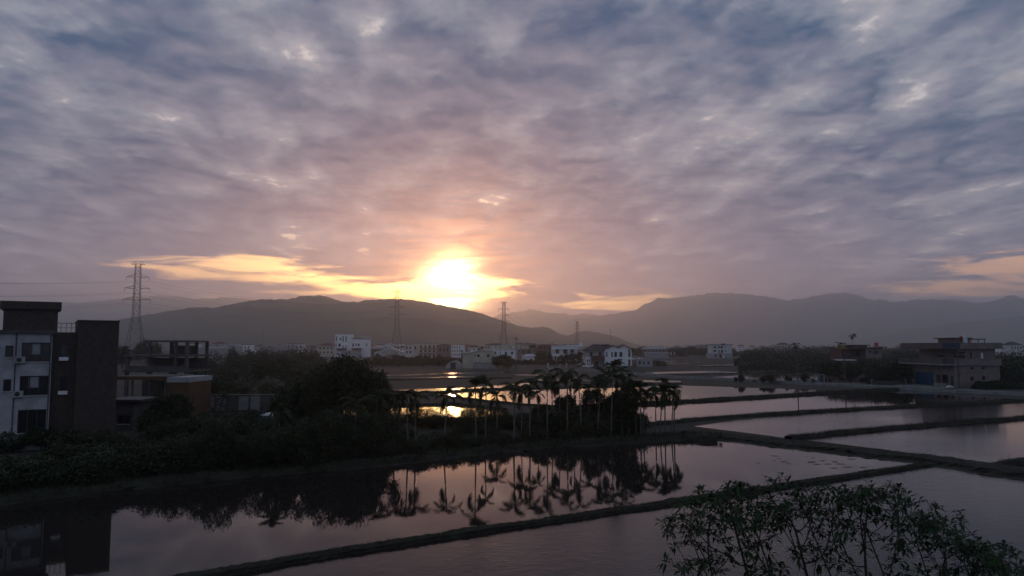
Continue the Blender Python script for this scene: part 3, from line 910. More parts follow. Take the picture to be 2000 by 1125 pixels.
def big_white_house():
    b = Bld('villa', 'large white villa with dark double-gabled roof and black windows', 1190, 340.0)
    wins = [(1184, 687.5, 1186.4, 697), (1194, 687.5, 1197, 697), (1200, 687.5, 1205, 697), (1210, 687.5, 1215.5, 697), (1227.2, 682, 1231.2, 697),
            (1184.4, 706, 1186.6, 714), (1194.8, 706, 1197, 714), (1203, 704.5, 1213.5, 714), (1227.2, 702, 1231.2, 714)]
    b.block(1181, 1233.5, 683, None, 14, M_WHITE, wins, bars=False)
    # double gable front
    g = MB()
    pr = [(b.X(1181), b.Z(683)), (b.X(1233.5), b.Z(683)), (b.X(1219), b.Z(674.5)), (b.X(1208), b.Z(680)), (b.X(1199), b.Z(675.5))]
    g.prism(pr, 'y', 0.004, 12.0); g.build('gable', M_WHITE, b.root)
    rf = MB()
    top = [(b.X(1178.5), b.Z(684.4)), (b.X(1199), b.Z(675.5)), (b.X(1208), b.Z(680)), (b.X(1219), b.Z(674.5)), (b.X(1235.5), b.Z(684.2))]
    for p, q in zip(top, top[1:]):
        rf.prism([(p[0], p[1] + 0.01), (q[0], q[1] + 0.01), (q[0], q[1] + 0.38), (p[0], p[1] + 0.38)], 'y', -0.6, 14.5)
    rf.build('roof', M_ROOF, b.root)
    # left wing with long hipped roof and dark balcony
    b.block(1145, 1180.9, 684, None, 12, M_GREY, [(1152.5, 688, 1158, 697), (1169.5, 688, 1176, 695), (1153, 706, 1157, 716), (1162, 706, 1170, 717), (1173, 707, 1175, 716), (1177.5, 707, 1179.5, 716)], y=1.5, name='side_wing')
    b.box('balcony', M_BRICK, 1153, 1180.5, 694.5, 705, -0.6, 1.49)
    for px in (1154, 1172, 1180): MB().box(b.X(px) - 0.15, b.X(px) + 0.15, -0.5, -0.2, 0, b.Z(705) - 0.003).build('pillar', M_GREY, b.root)
    h = MB()
    X0, X1, Xa, Xb = b.X(1137), b.X(1186), b.X(1162), b.X(1196)
    zz, zr = b.Z(684.2), b.Z(672.3)
    h.v = [(X0, 0.2, zz), (X1, 0.2, zz), (X1, 14, zz), (X0, 14, zz), (Xa, 7, zr), (Xb, 7, zr)]
    h.f = [(0, 3, 2, 1), (0, 1, 5, 4), (1, 2, 5), (2, 3, 4, 5), (3, 0, 4)]
    h.build('wing_roof', M_ROOF, b.root)
    MB().box(b.X(1161), b.X(1197), 5.2, 9.5, zr - 0.1, zr + 0.45).build('roof_cap', M_PALEROOF, b.root)
    b.block(1143, 1152.9, 697, None, 6, M_WHITE2, [(1145, 702, 1147, 707), (1149, 702, 1151, 707), (1146, 709, 1149, 716)], y=-2.5, name='porch')


big_white_house()


def town_right():
    b = Bld('annex', 'small pale annex with arched doorway right of the large white villa', 1260, 326.0)
    b.block(1246, 1275, 702, None, 5, M_GREY, [(1248, 705, 1251.5, 712), (1256, 706, 1259, 711.5), (1265, 706, 1268, 711.5)])
    b.flat(1246, 1275, 702, 5, M_GREY, 0.2, 0.2)
    b = Bld('hip_house', 'long low house with pale hipped roof and pale windows row far right of villa', 1285, 620.0)
    b.block(1258, 1305, 682, None, 10, M_DKCONC, grid_wins(1260, 1304, 682.5, 687, 6, 1, 0.5, 0.7), gl=M_CURT)  # panes take the pale curtain colour instead of dark glass
    b.hip(1256, 1306, 682, 676.5, 10, M_GREY)
    b = Bld('grey_shed', 'long grey shed with pale roof edge behind the annex', 1285, 560.0, 'shed')
    b.block(1263, 1306, 689, None, 8, M_GREY, [])
    b.flat(1263, 1306, 689, 8, M_PALEROOF, 0.4, 0.5)
    b = Bld('brown_shed', 'low reddish brown shed with four pale windows beyond the fields', 1325, 640.0, 'shed')
    b.block(1306, 1345, 687, None, 8, M_BRICK, [(1309.5, 688, 1312, 693), (1316.5, 688, 1319, 693), (1323.5, 688, 1326, 693), (1331, 688, 1333.5, 693)], gl=M_WHITE, frame=M_GREY)
    b.flat(1306, 1345, 687, 8, M_REDROOF, 0.4, 0.4)
    b = Bld('white_flats', 'three-storey white house with grey ground floor and dark roof line standing alone', 1410, 545.0, 'building')
    b.block(1390, 1430, 674, 690, 11, M_WHITE2, [(1393.5, 677, 1399, 680), (1403, 676.5, 1406, 680), (1407, 676.5, 1412.5, 680), (1393.5, 683.5, 1399, 687), (1403, 684, 1405.5, 689), (1408, 683.5, 1412, 689), (1416, 677, 1418, 679.5), (1416, 684, 1418, 687)])
    b.block(1386, 1430, 690.1, None, 11, M_GREY, [(1396, 692.5, 1399.5, 696.5), (1405, 691, 1409, 699)], y=-0.3, name='ground_floor')
    b.flat(1389.5, 1430.5, 674, 11, M_DARK, 0.4, 0.45)
    b.block(1413, 1418, 671, 673.9, 3, M_DARK, [], y=2, name='roof_house')
    b.box('door', M_WHITE, 1412.3, 1414.5, 694, 699.5, -0.36, -0.303)
    b = Bld('row_house', 'pale two-storey row house left of the lone white house on the skyline', 1351, 900.0)
    b.block(1340, 1362, 674.5, None, 10, M_WHITE2, grid_wins(1341, 1361, 675, 683, 4, 2))
    b.flat(1340, 1362, 674.5, 10, M_GREY)
    b = Bld('row_house', 'bluish grey row house nearest the lone white house on the skyline', 1374, 880.0)
    b.block(1364, 1384, 674, None, 10, M_GREY, grid_wins(1365, 1383, 674.5, 683, 3, 2), gl=M_CURT)
    b.flat(1364, 1384, 674, 10, M_DARK)
    b = Bld('row_house', 'small grey house with stepped roof on the skyline above brown shed', 1322, 900.0)
    b.block(1316, 1330, 676.5, None, 9, M_GREY, grid_wins(1317, 1329, 677, 683, 3, 1))
    b.flat(1318, 1328, 676, 7, M_GREY, 0.0, 1.0)
    b = Bld('brown_house', 'reddish brown two-storey house among dark trees below the red sign', 1690, 240.0)
    b.block(1652, 1690, 682, None, 9, M_BRICK, [(1660, 686, 1668, 692), (1672, 686, 1686, 697)], y=3.0)
    b.block(1691, 1722, 681, None, 12, M_PINK, [(1706, 685, 1716, 692), (1697, 685, 1701, 690)], name='front_wing')
    b.flat(1652, 1722, 681, 12, M_BRICK, 0.4, 0.4)
    b.block(1674, 1703, 675, 680.9, 5, M_DKCONC, [], y=3, name='roof_house')
    b.flat(1670, 1706, 675, 5, M_DARK, 0.3, 0.25, y=3)
    b = Bld('yellow_house', 'yellow-orange block just showing behind the two dark palms', 1658, 420.0)
    b.block(1648, 1668, 676, None, 8, M_YELL, [(1651, 678, 1654, 681), (1660, 678, 1663, 681)])
    b.flat(1648, 1668, 676, 8, M_YELL, 0.2, 0.3)
    b = Bld('tent_roof', 'pale flat carport roof on posts below the brown house', 1655, 215.0, 'carport')
    b.box('roof', M_PALEROOF, 1639, 1672, 702, 704.5, 0, 4)
    for px in (1641, 1669):
        for yy in (0.2, 3.7): MB().box(b.X(px) - .06, b.X(px) + .06, yy, yy + .12, 0, b.Z(704.5) - 0.002).build('post', M_STEEL, b.root)
    # red sign
    r = thing('roof_sign', 'small red square sign on a post above the brown house roof', 'sign', (at(1712.5, 700, 262).x, 262, 0))
    z0 = at(1712, 676, 262).z; z1 = at(1712, 669, 262).z
    MB().box(-0.65, 0.65, -0.06, 0.06, z0, z1).build('board', M_RED, r)
    MB().tube([(0, 0.12, 0), (0, 0.12, z1 - 0.2)], 0.08, 6).build('post', M_STEEL, r)


town_right()


def right_house():
    Y0 = 161.0
    b = Bld('concrete_house', 'two-storey pinkish concrete house with blue shutter beside the lane at right', 1862, Y0, 'house')
    W = b.X(1951); D = 16.0
    Z = b.Z
    zc = Z(713.5)
    # ground floor with openings on front (right face) and side (left face)
    b.block(1862, 1951, 713.5, None, D, M_PINK, [(1895.5, 716.5, 1901.5, 722), (1918, 716.5, 1924, 722), (1895.5, 736, 1901.5, 744), (1918.5, 734.5, 1924.5, 743)])
    # shutter and doors on the left face (plane x=0)
    def yp(px): return 1450.0 * at(1862, 690, Y0).x / (px - 1000) - Y0
    def side(name, m, p0, p1, z0, z1, x0=-0.06, x1=-0.003, parent=None):
        return MB().box(x0, x1, yp(p0), yp(p1), z0, z1).build(name, m, parent or b.root)
    sh = side('shutter', M_BLUE, 1818, 1784, 0.05, 3.0)
    for k in range(14):
        MB().box(-0.085, -0.061, yp(1818), yp(1784), 0.1 + k * 0.2, 0.24 + k * 0.2).build('slat', M_BLUE, sh)
    side('door', M_DARK, 1832, 1824, 0.02, 2.7)
    side('window', M_GLASS, 1846, 1836, 0.9, 2.7)
    side('door', M_DARK, 1857, 1852, 0.02, 2.5)
    side('planter', M_CONC, 1849, 1832, 0.0, 0.9, -1.4, -0.5)
    # slab between floors and balcony parapet
    MB().box(-2.6, W + 0.35, -0.4, D + 2.0, zc + 0.003, zc + 0.28).build('floor_slab', M_CONC, b.root)
    zp = Z(700.5)
    p = MB(); p.box(-2.5, -2.3, -0.2, D + 1.9, zc + 0.283, zp); p.box(-2.298, 0.0, -0.25, -0.05, zc + 0.283, zp)
    p.build('balcony_parapet', M_DKCONC, b.root)
    MB().box(0.002, W + 0.3, -0.3, -0.1, zc + 0.283, zp + 0.05).build('front_parapet', M_PINK, b.root)
    # upper floor
    ze = Z(680.5)
    ops = [(b.X(1896), b.X(1900), Z(700), Z(688.5)), (b.X(1917.5), b.X(1922.5), Z(700.5), Z(689))]
    u = MB(); u.box(1.0, W - 0.6, 0.55, D - 1, zc + 0.285, ze)
    openings_panel(u, 1.0, W - 0.6, zc + 0.285, ze, ops, 0.3, 0.55)
    u.build('upper_wall', M_PINK, b.root)
    for i, o in enumerate(ops):
        MB().box(o[0], o[1], 0.42, 0.46, o[2], o[3]).build('window', M_DARK if i == 0 else M_WHITE, b.root)
    for (p0, p1, za, zb) in ((1832, 1816, 698, 688), (1872, 1850, 699, 687)):
        w = MB().box(0.93, 0.997, yp(p0), yp(p1), Z(za), Z(zb)).build('window', M_GLASS, b.root)
        MB().box(0.88, 0.928, yp(p0), yp(p1), Z((za + zb) / 2), Z((za + zb) / 2) + 0.12).build('transom', M_PINK, w)
    # roof slab, deep dark fascia over the balcony, pink parapet on the front
    MB().box(-2.4, W + 0.1, -0.3, D + 0.5, ze + 0.003, ze + 0.2).build('roof_slab', M_DKCONC, b.root)
    zt = Z(669.5)
    MB().box(-2.6, -2.41, -0.6, D + 0.7, ze - 0.15, zt).build('fascia', M_BLUEROOF, b.root)
    MB().box(-2.408, 1.2, -0.62, -0.32, ze - 0.15, zt).build('fascia', M_BLUEROOF, b.root)
    MB().box(1.21, W + 0.5, -0.6, -0.31, ze - 0.1, zt).build('roof_parapet', M_PINK, b.root)
    MB().box(W + 0.11, W + 0.5, -0.3, D, ze - 0.1, zt).build('roof_parapet', M_PINK, b.root)
    # roof house, lean-to, tank
    MB().box(2.0, 5.6, 3.0, 9.0, ze + 0.205, Z(661)).build('roof_house', M_PINK, b.root)
    MB().box(1.2, 5.8, 2.4, 9.4, Z(661) + 0.003, Z(661) + 0.2).build('roof_house_top', M_DARK, b.root)
    MB().box(5.62, 9.0, 2.8, 8.0, Z(663), Z(663) + 0.2).build('lean_roof', M_DARK, b.root)
    for x in (5.8, 7.4, 8.8): MB().box(x - 0.06, x + 0.06, 2.9, 3.02, ze + 0.205, Z(663) - 0.003).build('post', M_STEEL, b.root)
    x = 4.2
    t = MB().tube([(x, 2.6, zt - 0.6), (x, 2.6, zt + 1.4), (x, 2.6, zt + 1.6)], [0.6, 0.6, 0.25], 12).build('water_tank', M_TANK, b.root)
    MB().box(3.1, 3.5, 2.3, 2.6, Z(661), Z(656.5)).build('red_box', M_RED, b.root)
    # forecourt
    MB().box(-7.0, -0.01, -0.5, D, 0.0, 0.10).build('forecourt', M_CONC, b.root)


right_house()

# things around the lane at right
r = thing('yard_wall', 'low grey yard wall left of the blue shutter', 'wall', gnd(1735, 752))
for i in range(5):
    MB().box(-3.6 + i * 1.5, -2.15 + i * 1.5, -0.08, 0.08, 0, 1.0).build('panel', M_DKCONC, r)
for x in (-3.8, 4.0): MB().box(x - 0.2, x + 0.2, -0.18, 0.18, 0, 1.4).build('pillar', M_CONC, r)
tag(MB().prism([(-0.8, 0), (0.8, 0), (0.55, 0.35), (0.1, 0.55), (-0.35, 0.42)], 'y', -0.5, 0.5).build('tarpaulin_heap', M_WHITE2, loc=gnd(1855, 757.5)), 'small white sheeted heap on the ground at the corner of the concrete house', 'heap')
r = thing('air_unit', 'pale box unit standing by the corner of the concrete house', 'machine', gnd(1867, 756.5))
MB().box(-0.45, 0.45, -0.3, 0.3, 0.1, 1.1).build('casing', M_WHITE2, r)
MB().tube([(0, -0.30, 0.6), (0, -0.33, 0.6)], 0.32, 14).build('fan_grille', M_DARK, r)
for x in (-0.35, 0.35): MB().box(x - 0.05, x + 0.05, -0.25, 0.25, 0, 0.098).build('foot', M_DARK, r)
r = thing('sluice_gate', 'blue-grey sluice frame standing at the lane edge between the posts', 'sluice', gnd(1604, 748))
for x in (-0.7, 0.7): MB().box(x - 0.15, x + 0.15, -0.15, 0.15, 0, 1.9).build('upright', M_BLUEGREY, r)
MB().box(-0.85, 0.85, -0.2, 0.2, 1.903, 2.1).build('crossbeam', M_BLUEGREY, r)
MB().box(-0.54, 0.54, -0.05, 0.05, 0.1, 1.3).build('gate_leaf', M_STEEL, r)
for i, px in enumerate((1543, 1563, 1583, 1617, 1634, 1651)):
    tag(MB().tube([(0, 0, 0), (0, 0, 1.5), (0, 0, 1.55)], [0.07, 0.06, 0.02], 6).build('fence_post', M_CONC, loc=gnd(px, 747 + (px - 1543) * 0.035)),
        'thin fence post on the lane edge near the blue-grey sluice', 'post', 'fence posts along the lane')


def util_pole(px, py, h, label):
    r = thing('utility_pole', label, 'pole', gnd(px, py))
    MB().tube([(0, 0, 0), (0, 0, h)], [0.17, 0.11], 8).build('pole', M_DKCONC, r)
    MB().box(-0.9, 0.9, -0.05, 0.05, h - 0.7, h - 0.58).build('crossarm', M_STEEL, r)
    for x in (-0.8, 0, 0.8):
        MB().tube([(x, 0, h - 0.579), (x, 0, h - 0.35)], 0.05, 6).build('insulator', M_GREY, r)
    return r


util_pole(1558, 749, 7.4, 'utility pole by the lane left of the blue-grey sluice')
util_pole(1651, 752, 7.2, 'utility pole by the lane below the tall thin palm')
util_pole(1874, 764, 9.0, 'utility pole in front of the pinkish concrete house')
util_pole(1008, 730, 12.0, 'utility pole left of the small white cottage')
util_pole(571, 719, 10.0, 'utility pole among the dark trees left of the white modern house')

# gate pillars in front of the villa
for px, py, l in ((1070, 719, 'pale gate pillar farthest from the white car'), (1093.5, 721.5, 'tallest pale gate pillar with the low wall beside it'), (1106.5, 719, 'pale gate pillar nearest the parked cars')):
    r = thing('gate_pillar', l, 'pillar', gnd(px, py))
    MB().box(-0.28, 0.28, -0.28, 0.28, 0, 1.75).build('shaft', M_GREY, r)
    MB().box(-0.36, 0.36, -0.36, 0.36, 1.753, 1.95).build('cap', M_PALEROOF, r)
r = thing('low_wall', 'low pale wall running left from the tallest gate pillar', 'wall', gnd(1082, 721.5))
for i in range(4): MB().box(-2.2 + i * 1.1, -1.12 + i * 1.1, -0.1, 0.1, 0, 0.8).build('panel', M_GREY, r)


# ------------------------------------------------------------------ cars
def car(label, px, py, paint, rz=0.0, group=None):
    r = thing('car', label, 'car', gnd(px, py), rz)
    L, W, H = 4.5, 1.8, 1.6
    bd = MB().prism([(-2.25, 0.35), (2.2, 0.35), (2.25, 0.75), (2.15, 1.0), (1.2, 1.02), (-1.0, 1.0), (-2.1, 0.88), (-2.28, 0.6)], 'y', -W / 2, W / 2)
    o = bd.build('body', paint, r)
    cb = MB().prism([(-1.1, 1.0), (-0.45, 1.5), (0.2, H), (1.3, 1.56), (1.95, 1.02)], 'y', -W / 2 + 0.10, W / 2 - 0.10).build('cabin', paint, r)
    for a, b_ in (((-0.85, 1.05), (0.12, 1.48)), ((0.2, 1.05), (1.3, 1.48))):
        for sy in (-1, 1):
            y = sy * (W / 2 - 0.10)
            MB().prism([(a[0], a[1]), (b_[0] + 0.15 * (a[0] > 0), a[1]), (b_[0], b_[1]), (a[0] + (0.62 if a[0] < 0 else 0.0), b_[1])], 'y', y - 0.02, y + 0.02).build('window', M_GLASS, cb)
    for x in (-1.4, 1.4):
        for sy in (-1, 1):
            y = sy * (W / 2 - 0.08)
            w = MB().tube([(x, y - 0.11, 0.34), (x, y + 0.11, 0.34)], 0.34, 14).build('wheel', M_TYRE, r)
            MB().tube([(x, y + sy * 0.11, 0.34), (x, y + sy * 0.125, 0.34)], 0.2, 10).build('rim', M_TANK, w)
    for sy in (-1, 1):
        MB().box(-2.30, -2.20, sy * 0.62 - 0.2, sy * 0.62 + 0.2, 0.66, 0.80).build('headlight', M_GLASS, r)
        MB().box(2.18, 2.28, sy * 0.65 - 0.16, sy * 0.65 + 0.16, 0.72, 0.95).build('tail_light', M_RED, r)
    return r


car('white parked car in front of the villa wing', 1148.5, 718.5, M_CARW)
car('dark parked car half hidden behind the white car', 1136, 716.5, M_CARD, 0.5)
car('white car parked beyond the villa, directly above the annex', 1250, 703.0, M_CARW, 0.1)
car('white car beyond the villa, cut off by its right wall', 1236.5, 703.0, M_CARW, -0.1)

# tank standing in the flooded strip at left
r = thing('round_tank', 'pale round tank with domed lid at the edge of the flooded strip', 'tank', gnd(522, 827))
MB().tube([(0, 0, 0), (0, 0, 0.8), (0, 0, 0.95)], [0.75, 0.75, 0.7], 14).build('drum', M_BLUEGREY, r)
MB().tube([(0, 0, 0.953), (0, 0, 1.1), (0, 0, 1.25), (0, 0, 1.3)], [0.8, 0.7, 0.4, 0.05], 14).build('lid', M_WHITE2, r)


# ------------------------------------------------------------------ pylons and wires
PY = [(270, 515, 441), (776, 568, 658), (984, 590, 826), (1127, 628, 1480)]
ARMS = [(0.86, 8.6), (0.745, 9.6), (0.63, 10.4)]
PH = 58.0


def hw(t):  # half width of tower body at relative height
    return 5.6 + (1.9 - 5.6) * min(1, t / 0.45) if t < 0.45 else 1.9 + (1.35 - 1.9) * (t - 0.45) / 0.55


def pylon(px, py, Y, label, rz):
    z_top = at(px, py, Y).z
    s = z_top / PH
    r = thing('power_pylon', label, 'pylon', (at(px, py, Y).x, Y, 0), rz)
    lv = [0, 0.12, 0.23, 0.33, 0.41, 0.48, 0.55, 0.62, 0.69, 0.76, 0.83, 0.90, 0.96, 1.0]
    th = 0.125 * (1 + 0.25 * (Y / 441 - 1))
    for sx in (-1, 1):
        for sy in (-1, 1):
            MB().tube([(sx * hw(t) * s, sy * hw(t) * s, t * PH * s) for t in (0, 0.225, 0.45, 1.0)], th, 4).build('leg', M_STEEL, r)
    m = MB()
    for a, b in zip(lv, lv[1:]):
        for (p, q) in (((-1, -1), (1, -1)), ((1, -1), (1, 1)), ((1, 1), (-1, 1)), ((-1, 1), (-1, -1))):
            A, B = hw(a) * s, hw(b) * s
            m.tube([(p[0] * A, p[1] * A, a * PH * s), (q[0] * B, q[1] * B, b * PH * s)], th * 0.55, 3, False)
            m.tube([(q[0] * A, q[1] * A, a * PH * s), (p[0] * B, p[1] * B, b * PH * s)], th * 0.55, 3, False)
            m.tube([(p[0] * B, p[1] * B, b * PH * s), (q[0] * B, q[1] * B, b * PH * s)], th * 0.55, 3, False)
    m.build('lattice', M_STEEL, r)
    for t, w in ARMS + [(0.99, 5.2)]:
        for sx in (-1, 1):
            z = t * PH * s; tip = (sx * w * s * 0.72, 0, z + 0.1 * s); A = hw(t) * s
            c = MB()
            for yy in (-A, A):
                c.tube([(sx * A, yy, z), tip], th * 0.7, 4); c.tube([(sx * A, yy, z + 1.7 * s), tip], th * 0.6, 4)
            c.tube([(sx * (A + w * .36 * s) * 0.9, A * .4, z + 0.1), (sx * (A + w * .36 * s) * 0.9, -A * .4, z + 0.1)], th * .5, 3)
            a = c.build('crossarm', M_STEEL, r)
            if t < 0.95:
                MB().tube([tip, (tip[0], tip[1], tip[2] - 2.4 * s)], th * 0.8, 5).build('insulator', M_GREY, a)
    return r, s


PL = ['tallest lattice pylon beside the brown tiled block', 'lattice pylon standing in the glare left of the sun', 'lattice pylon right of the sun', 'small distant lattice pylon above the tank house']
RZ = [0.25, 0.2, 0.25, 0.3]
pyl = [pylon(*p, l, z) for p, l, z in zip(PY, PL, RZ)]


def wire(a, b, sag, r, label, grp):
    pts = []
    for i in range(25):
        t = i / 24
        p = a.lerp(b, t); p.z -= 4 * sag * t * (1 - t); pts.append(p)
    o = MB().tube([p - a for p in pts], r, 3).build('power_line', M_DARK, loc=a)
    tag(o, label, 'cable', grp)


def arm_tip(i, lev, sx):
    r, s = pyl[i]
    t, w = ARMS[lev]
    v = Matrix.Rotation(RZ[i], 3, 'Z') @ Vector((sx * w * s * 0.72, 0, 0))
    return Vector((r.location.x + v.x, r.location.y + v.y, t * PH * s - 2.3 * s))


for lev in range(3):
    for sx in (-1, 1):
        a = arm_tip(0, lev, sx)
        wire(a, Vector((a.x - 150, a.y - 215, a.z)), 8.0, 0.035, 'thin cable sagging from the tallest pylon out of the left edge', 'cables left of the tallest pylon')
        for i in range(3):
            wire(arm_tip(i, lev, sx), arm_tip(i + 1, lev, sx), (7, 6, 18)[i], (0.03, 0.04, 0.05)[i],
                 ('thin cable strung between the tallest pylon and the pylon left of the sun', 'thin cable strung between the two pylons on either side of the sun', 'thin cable strung from the pylon right of the sun to the small distant pylon')[i], ('cables from first to second pylon', 'cables from second to third pylon', 'cables from third to fourth pylon')[i])
# masts on the low hill
for px, pt, l in ((1193, 642, 'thin radio mast on the end of the low hill'), (514, 640, 'small faint mast on the dark hill slope')):
    Yb = 1900
    p = at(px, 676, Yb)
    r = thing('radio_mast', l, 'mast', (p.x, Yb, 0))
    h = at(px, pt, Yb).z
    MB().tube([(0, 0, 0), (0, 0, h)], [0.9, 0.5], 5).build('mast', M_STEEL, r)
    MB().box(-2, 2, -0.4, 0.4, h * 0.8, h * 0.8 + 0.8).build('antenna_arm', M_STEEL, r)


# ------------------------------------------------------------------ trees
def leaf_cloud(name, seed, n, R, leaf, nclump, m, z0=0.0, flat=1.0, cs=0.33, shell=0.55):
    r = np.random.default_rng(seed)
    d = r.normal(size=(nclump, 3)); d /= np.linalg.norm(d, axis=1)[:, None]
    rad = r.uniform(shell, 1.0, nclump) ** 0.7
    C = d * rad[:, None] * np.array(R) * 0.82
    size = r.uniform(0.6, 1.3, nclump) * cs * min(R)
    w = size ** 2; idx = r.choice(nclump, n, p=w / w.sum())
    P = C[idx] + r.normal(size=(n, 3)) * size[idx][:, None] * np.array([0.62, 0.62, 0.5])
    P[:, 2] += z0
    a = r.normal(size=(n, 3)); a /= np.linalg.norm(a, axis=1)[:, None]
    b = np.cross(a, r.normal(size=(n, 3))); b /= np.linalg.norm(b, axis=1)[:, None]
    L = leaf * r.uniform(0.6, 1.4, n)
    a *= L[:, None]; b *= (L * 0.42)[:, None]
    V = np.stack([P - a, P + b, P + a, P - b], 1).reshape(-1, 3)
    V[:, 2] = np.maximum(V[:, 2], 0.02)
    return np_mesh(name, V, 4, m), C + np.array([0, 0, z0])


def make_tree(name, label, cat, seed, h, R, n, leaf, m, trunk_r=0.16, nclump=26, group=None, flat=1.0, zc=None, cs=0.33):
    rnd = random.Random(seed)
    root = thing(name, label, cat, (0, 0, 0), 0, group)
    zc = zc if zc is not None else h - R[2]
    me, C = leaf_cloud('crown', seed, n, R, leaf, nclump, m, zc, cs=cs)
    t = MB()
    top = Vector((rnd.uniform(-.2, .2), rnd.uniform(-.2, .2), zc))
    t.tube([(0, 0, -0.1), (0.05, 0, zc * 0.35), tuple(top * 0.75), tuple(top)], [trunk_r, trunk_r * 0.8, trunk_r * 0.6, trunk_r * 0.35], 7)
    for c in C[::max(1, len(C) // 12)]:
        s = top * rnd.uniform(0.45, 0.95)
        c = Vector(c); mid = s.lerp(c, 0.5) + Vector((rnd.uniform(-.2, .2), rnd.uniform(-.2, .2), rnd.uniform(-.1, .3)))
        t.tube([s, mid, c], [trunk_r * 0.4, trunk_r * 0.25, trunk_r * 0.08], 4, False)
    t.build('trunk', M_BARK, root)
    link('crown', me, root)
    return root


def near_trees():
    rnd = random.Random(8)
    bt = make_tree('broad_tree', 'tallest broad leafy tree of the dark thicket on the left bank', 'tree', 3, 8.6, (3.4, 3.0, 3.4), 9000, 0.16, M_LEAF2, 0.2, 64, 'big trees of the left thicket', cs=0.21)
    def put(px, py, ytop, src, h0, label, group, wx=1.0):
        p = gnd(px, py)
        h = at(px, ytop, p.y).z
        s = h / h0
        return copy_tree(src, p, rnd.uniform(0, 6.28), (s * wx, s * wx, s), label, group)
    p = gnd(668, 852); bt.location = p
    k = at(668, 690, p.y).z / 8.6; bt.scale = (k * 1.05, k * 1.05, k)
    b2 = make_tree('broad_tree', 'rounded leafy tree left of the tallest tree in the thicket', 'tree', 14, 7.0, (2.7, 2.6, 2.8), 7000, 0.16, M_LEAF, 0.18, 54, 'big trees of the left thicket', cs=0.21)
    p = gnd(605, 850); b2.location = p; k = at(605, 728, p.y).z / 7; b2.scale = (k, k, k)
    put(722, 842, 712, b2, 7.0, 'leafy tree on the right shoulder of the tallest tree', 'big trees of the left thicket', 0.9)
    put(640, 845, 715, b2, 7.0, 'leafy tree just behind and left of the tallest tree', 'big trees of the left thicket', 1.0)
    put(560, 842, 755, b2, 7.0, 'low leafy tree at the left foot of the thicket', 'big trees of the left thicket', 1.0)
    put(330, 850, 762, b2, 7.0, 'dark bushy tree beside the small grey shed', 'big trees of the left thicket', 1.25)
    put(350, 838, 768, b2, 7.0, 'low dark tree hiding the foot of the orange end room', 'big trees of the left thicket', 1.2)
    put(300, 846, 790, b2, 7.0, 'low dark bush tree under the orange canopy', 'big trees of the left thicket', 1.2)
    b3 = make_tree('bank_tree', 'airy tree on the bank just below the leaning tree', 'tree', 27, 6.0, (2.6, 2.4, 2.5), 3600, 0.13, M_LEAF, 0.09, 46, 'trees along the pond bank', zc=3.5, cs=0.2)
    p = gnd(425, 928); b3.location = p; k = at(425, 812, p.y).z / 6; b3.scale = (k * .8, k * .8, k)
    for k, (px, py, yt, l) in enumerate(((250, 940, 882, 'low tree leaning over the bank nearest the tiled tower'), (298, 938, 862, 'second low bank tree from the tiled tower'), (345, 935, 850, 'bank tree left of the leaning tree'),
                                   (392, 930, 836, 'bank tree in front of the leaning tree'), (455, 927, 842, 'bank tree right of the leaning tree'), (500, 925, 834, 'bank tree below the round tank'),
                                   (545, 922, 826, 'bank tree right below the round tank'), (590, 918, 812, 'tall bank tree at the left foot of the thicket'), (640, 914, 790, 'tall bank tree before the tallest tree'),
                                   (700, 908, 786, 'bank tree at the right foot of the thicket'), (742, 900, 792, 'outermost bank tree where the golden strip begins'))):
        put(px, py, yt, b3, 6.0, l, 'trees along the pond bank', rnd.uniform(0.8, 1.25))
    for px, py, yt, l in ((583, 846, 742, 'left outer tree of the dark thicket'), (622, 858, 722, 'ragged tree below left of the tallest tree'), (698, 856, 703, 'tree close to the right of the tallest tree'),
                          (748, 846, 742, 'rightmost tree of the dark thicket'), (655, 838, 700, 'tree crown just behind the tallest tree')):
        put(px, py, yt, bt, 8.6, l, 'big trees of the left thicket', rnd.uniform(0.55, 0.8))
    # dense tree among palms
    put(1225, 852, 742, bt, 8.6, 'dense round tree at the right end of the palm grove', 'trees in the palm grove', 0.75)
    put(1205, 848, 760, b2, 7.0, 'leafy tree inside the palm grove left of the dense round tree', 'trees in the palm grove', 0.8)
    put(1160, 845, 752, b2, 7.0, 'leafy tree in the middle of the palm grove', 'trees in the palm grove', 0.85)
    put(1105, 846, 765, b2, 7.0, 'low leafy tree in the left half of the palm grove', 'trees in the palm grove', 0.9)
    put(1060, 850, 785, b2, 7.0, 'lowest leafy tree at the left end of the palm grove', 'trees in the palm grove', 0.95)
    # thin leaning tree
    r = thing('leaning_tree', 'thin bare leaning tree in front of the long grey wall', 'tree', gnd(415, 838))
    t = MB(); rr = random.Random(5)
    t.tube([(0, 0, 0), (0.25, 0, 1.2), (0.7, 0, 2.3), (1.2, 0, 3.6)], [0.10, 0.08, 0.06, 0.03], 6)
    tips = []
    for q in range(16):
        z = rr.uniform(1.0, 3.4); s = Vector((z * 0.33, 0, z)); e = s + Vector((rr.uniform(-.7, .8), rr.uniform(-.6, .6), rr.uniform(0.3, 1.0)))
        t.tube([s, s.lerp(e, .5) + Vector((0, 0, .1)), e], [0.035, 0.02, 0.01], 4, False); tips.append(e)
    t.build('trunk', M_BARK, r)
    P = np.array([tuple(tips[rr.randrange(16)]) for _ in range(320)]) + np.random.default_rng(3).normal(size=(320, 3)) * 0.22
    q = np.random.default_rng(9); a = q.normal(size=(320, 3)) * 0.08; b_ = q.normal(size=(320, 3)) * 0.05
    link('crown', np_mesh('crown', np.stack([P - a, P + b_, P + a, P - b_], 1).reshape(-1, 3), 4, M_LEAF), r)
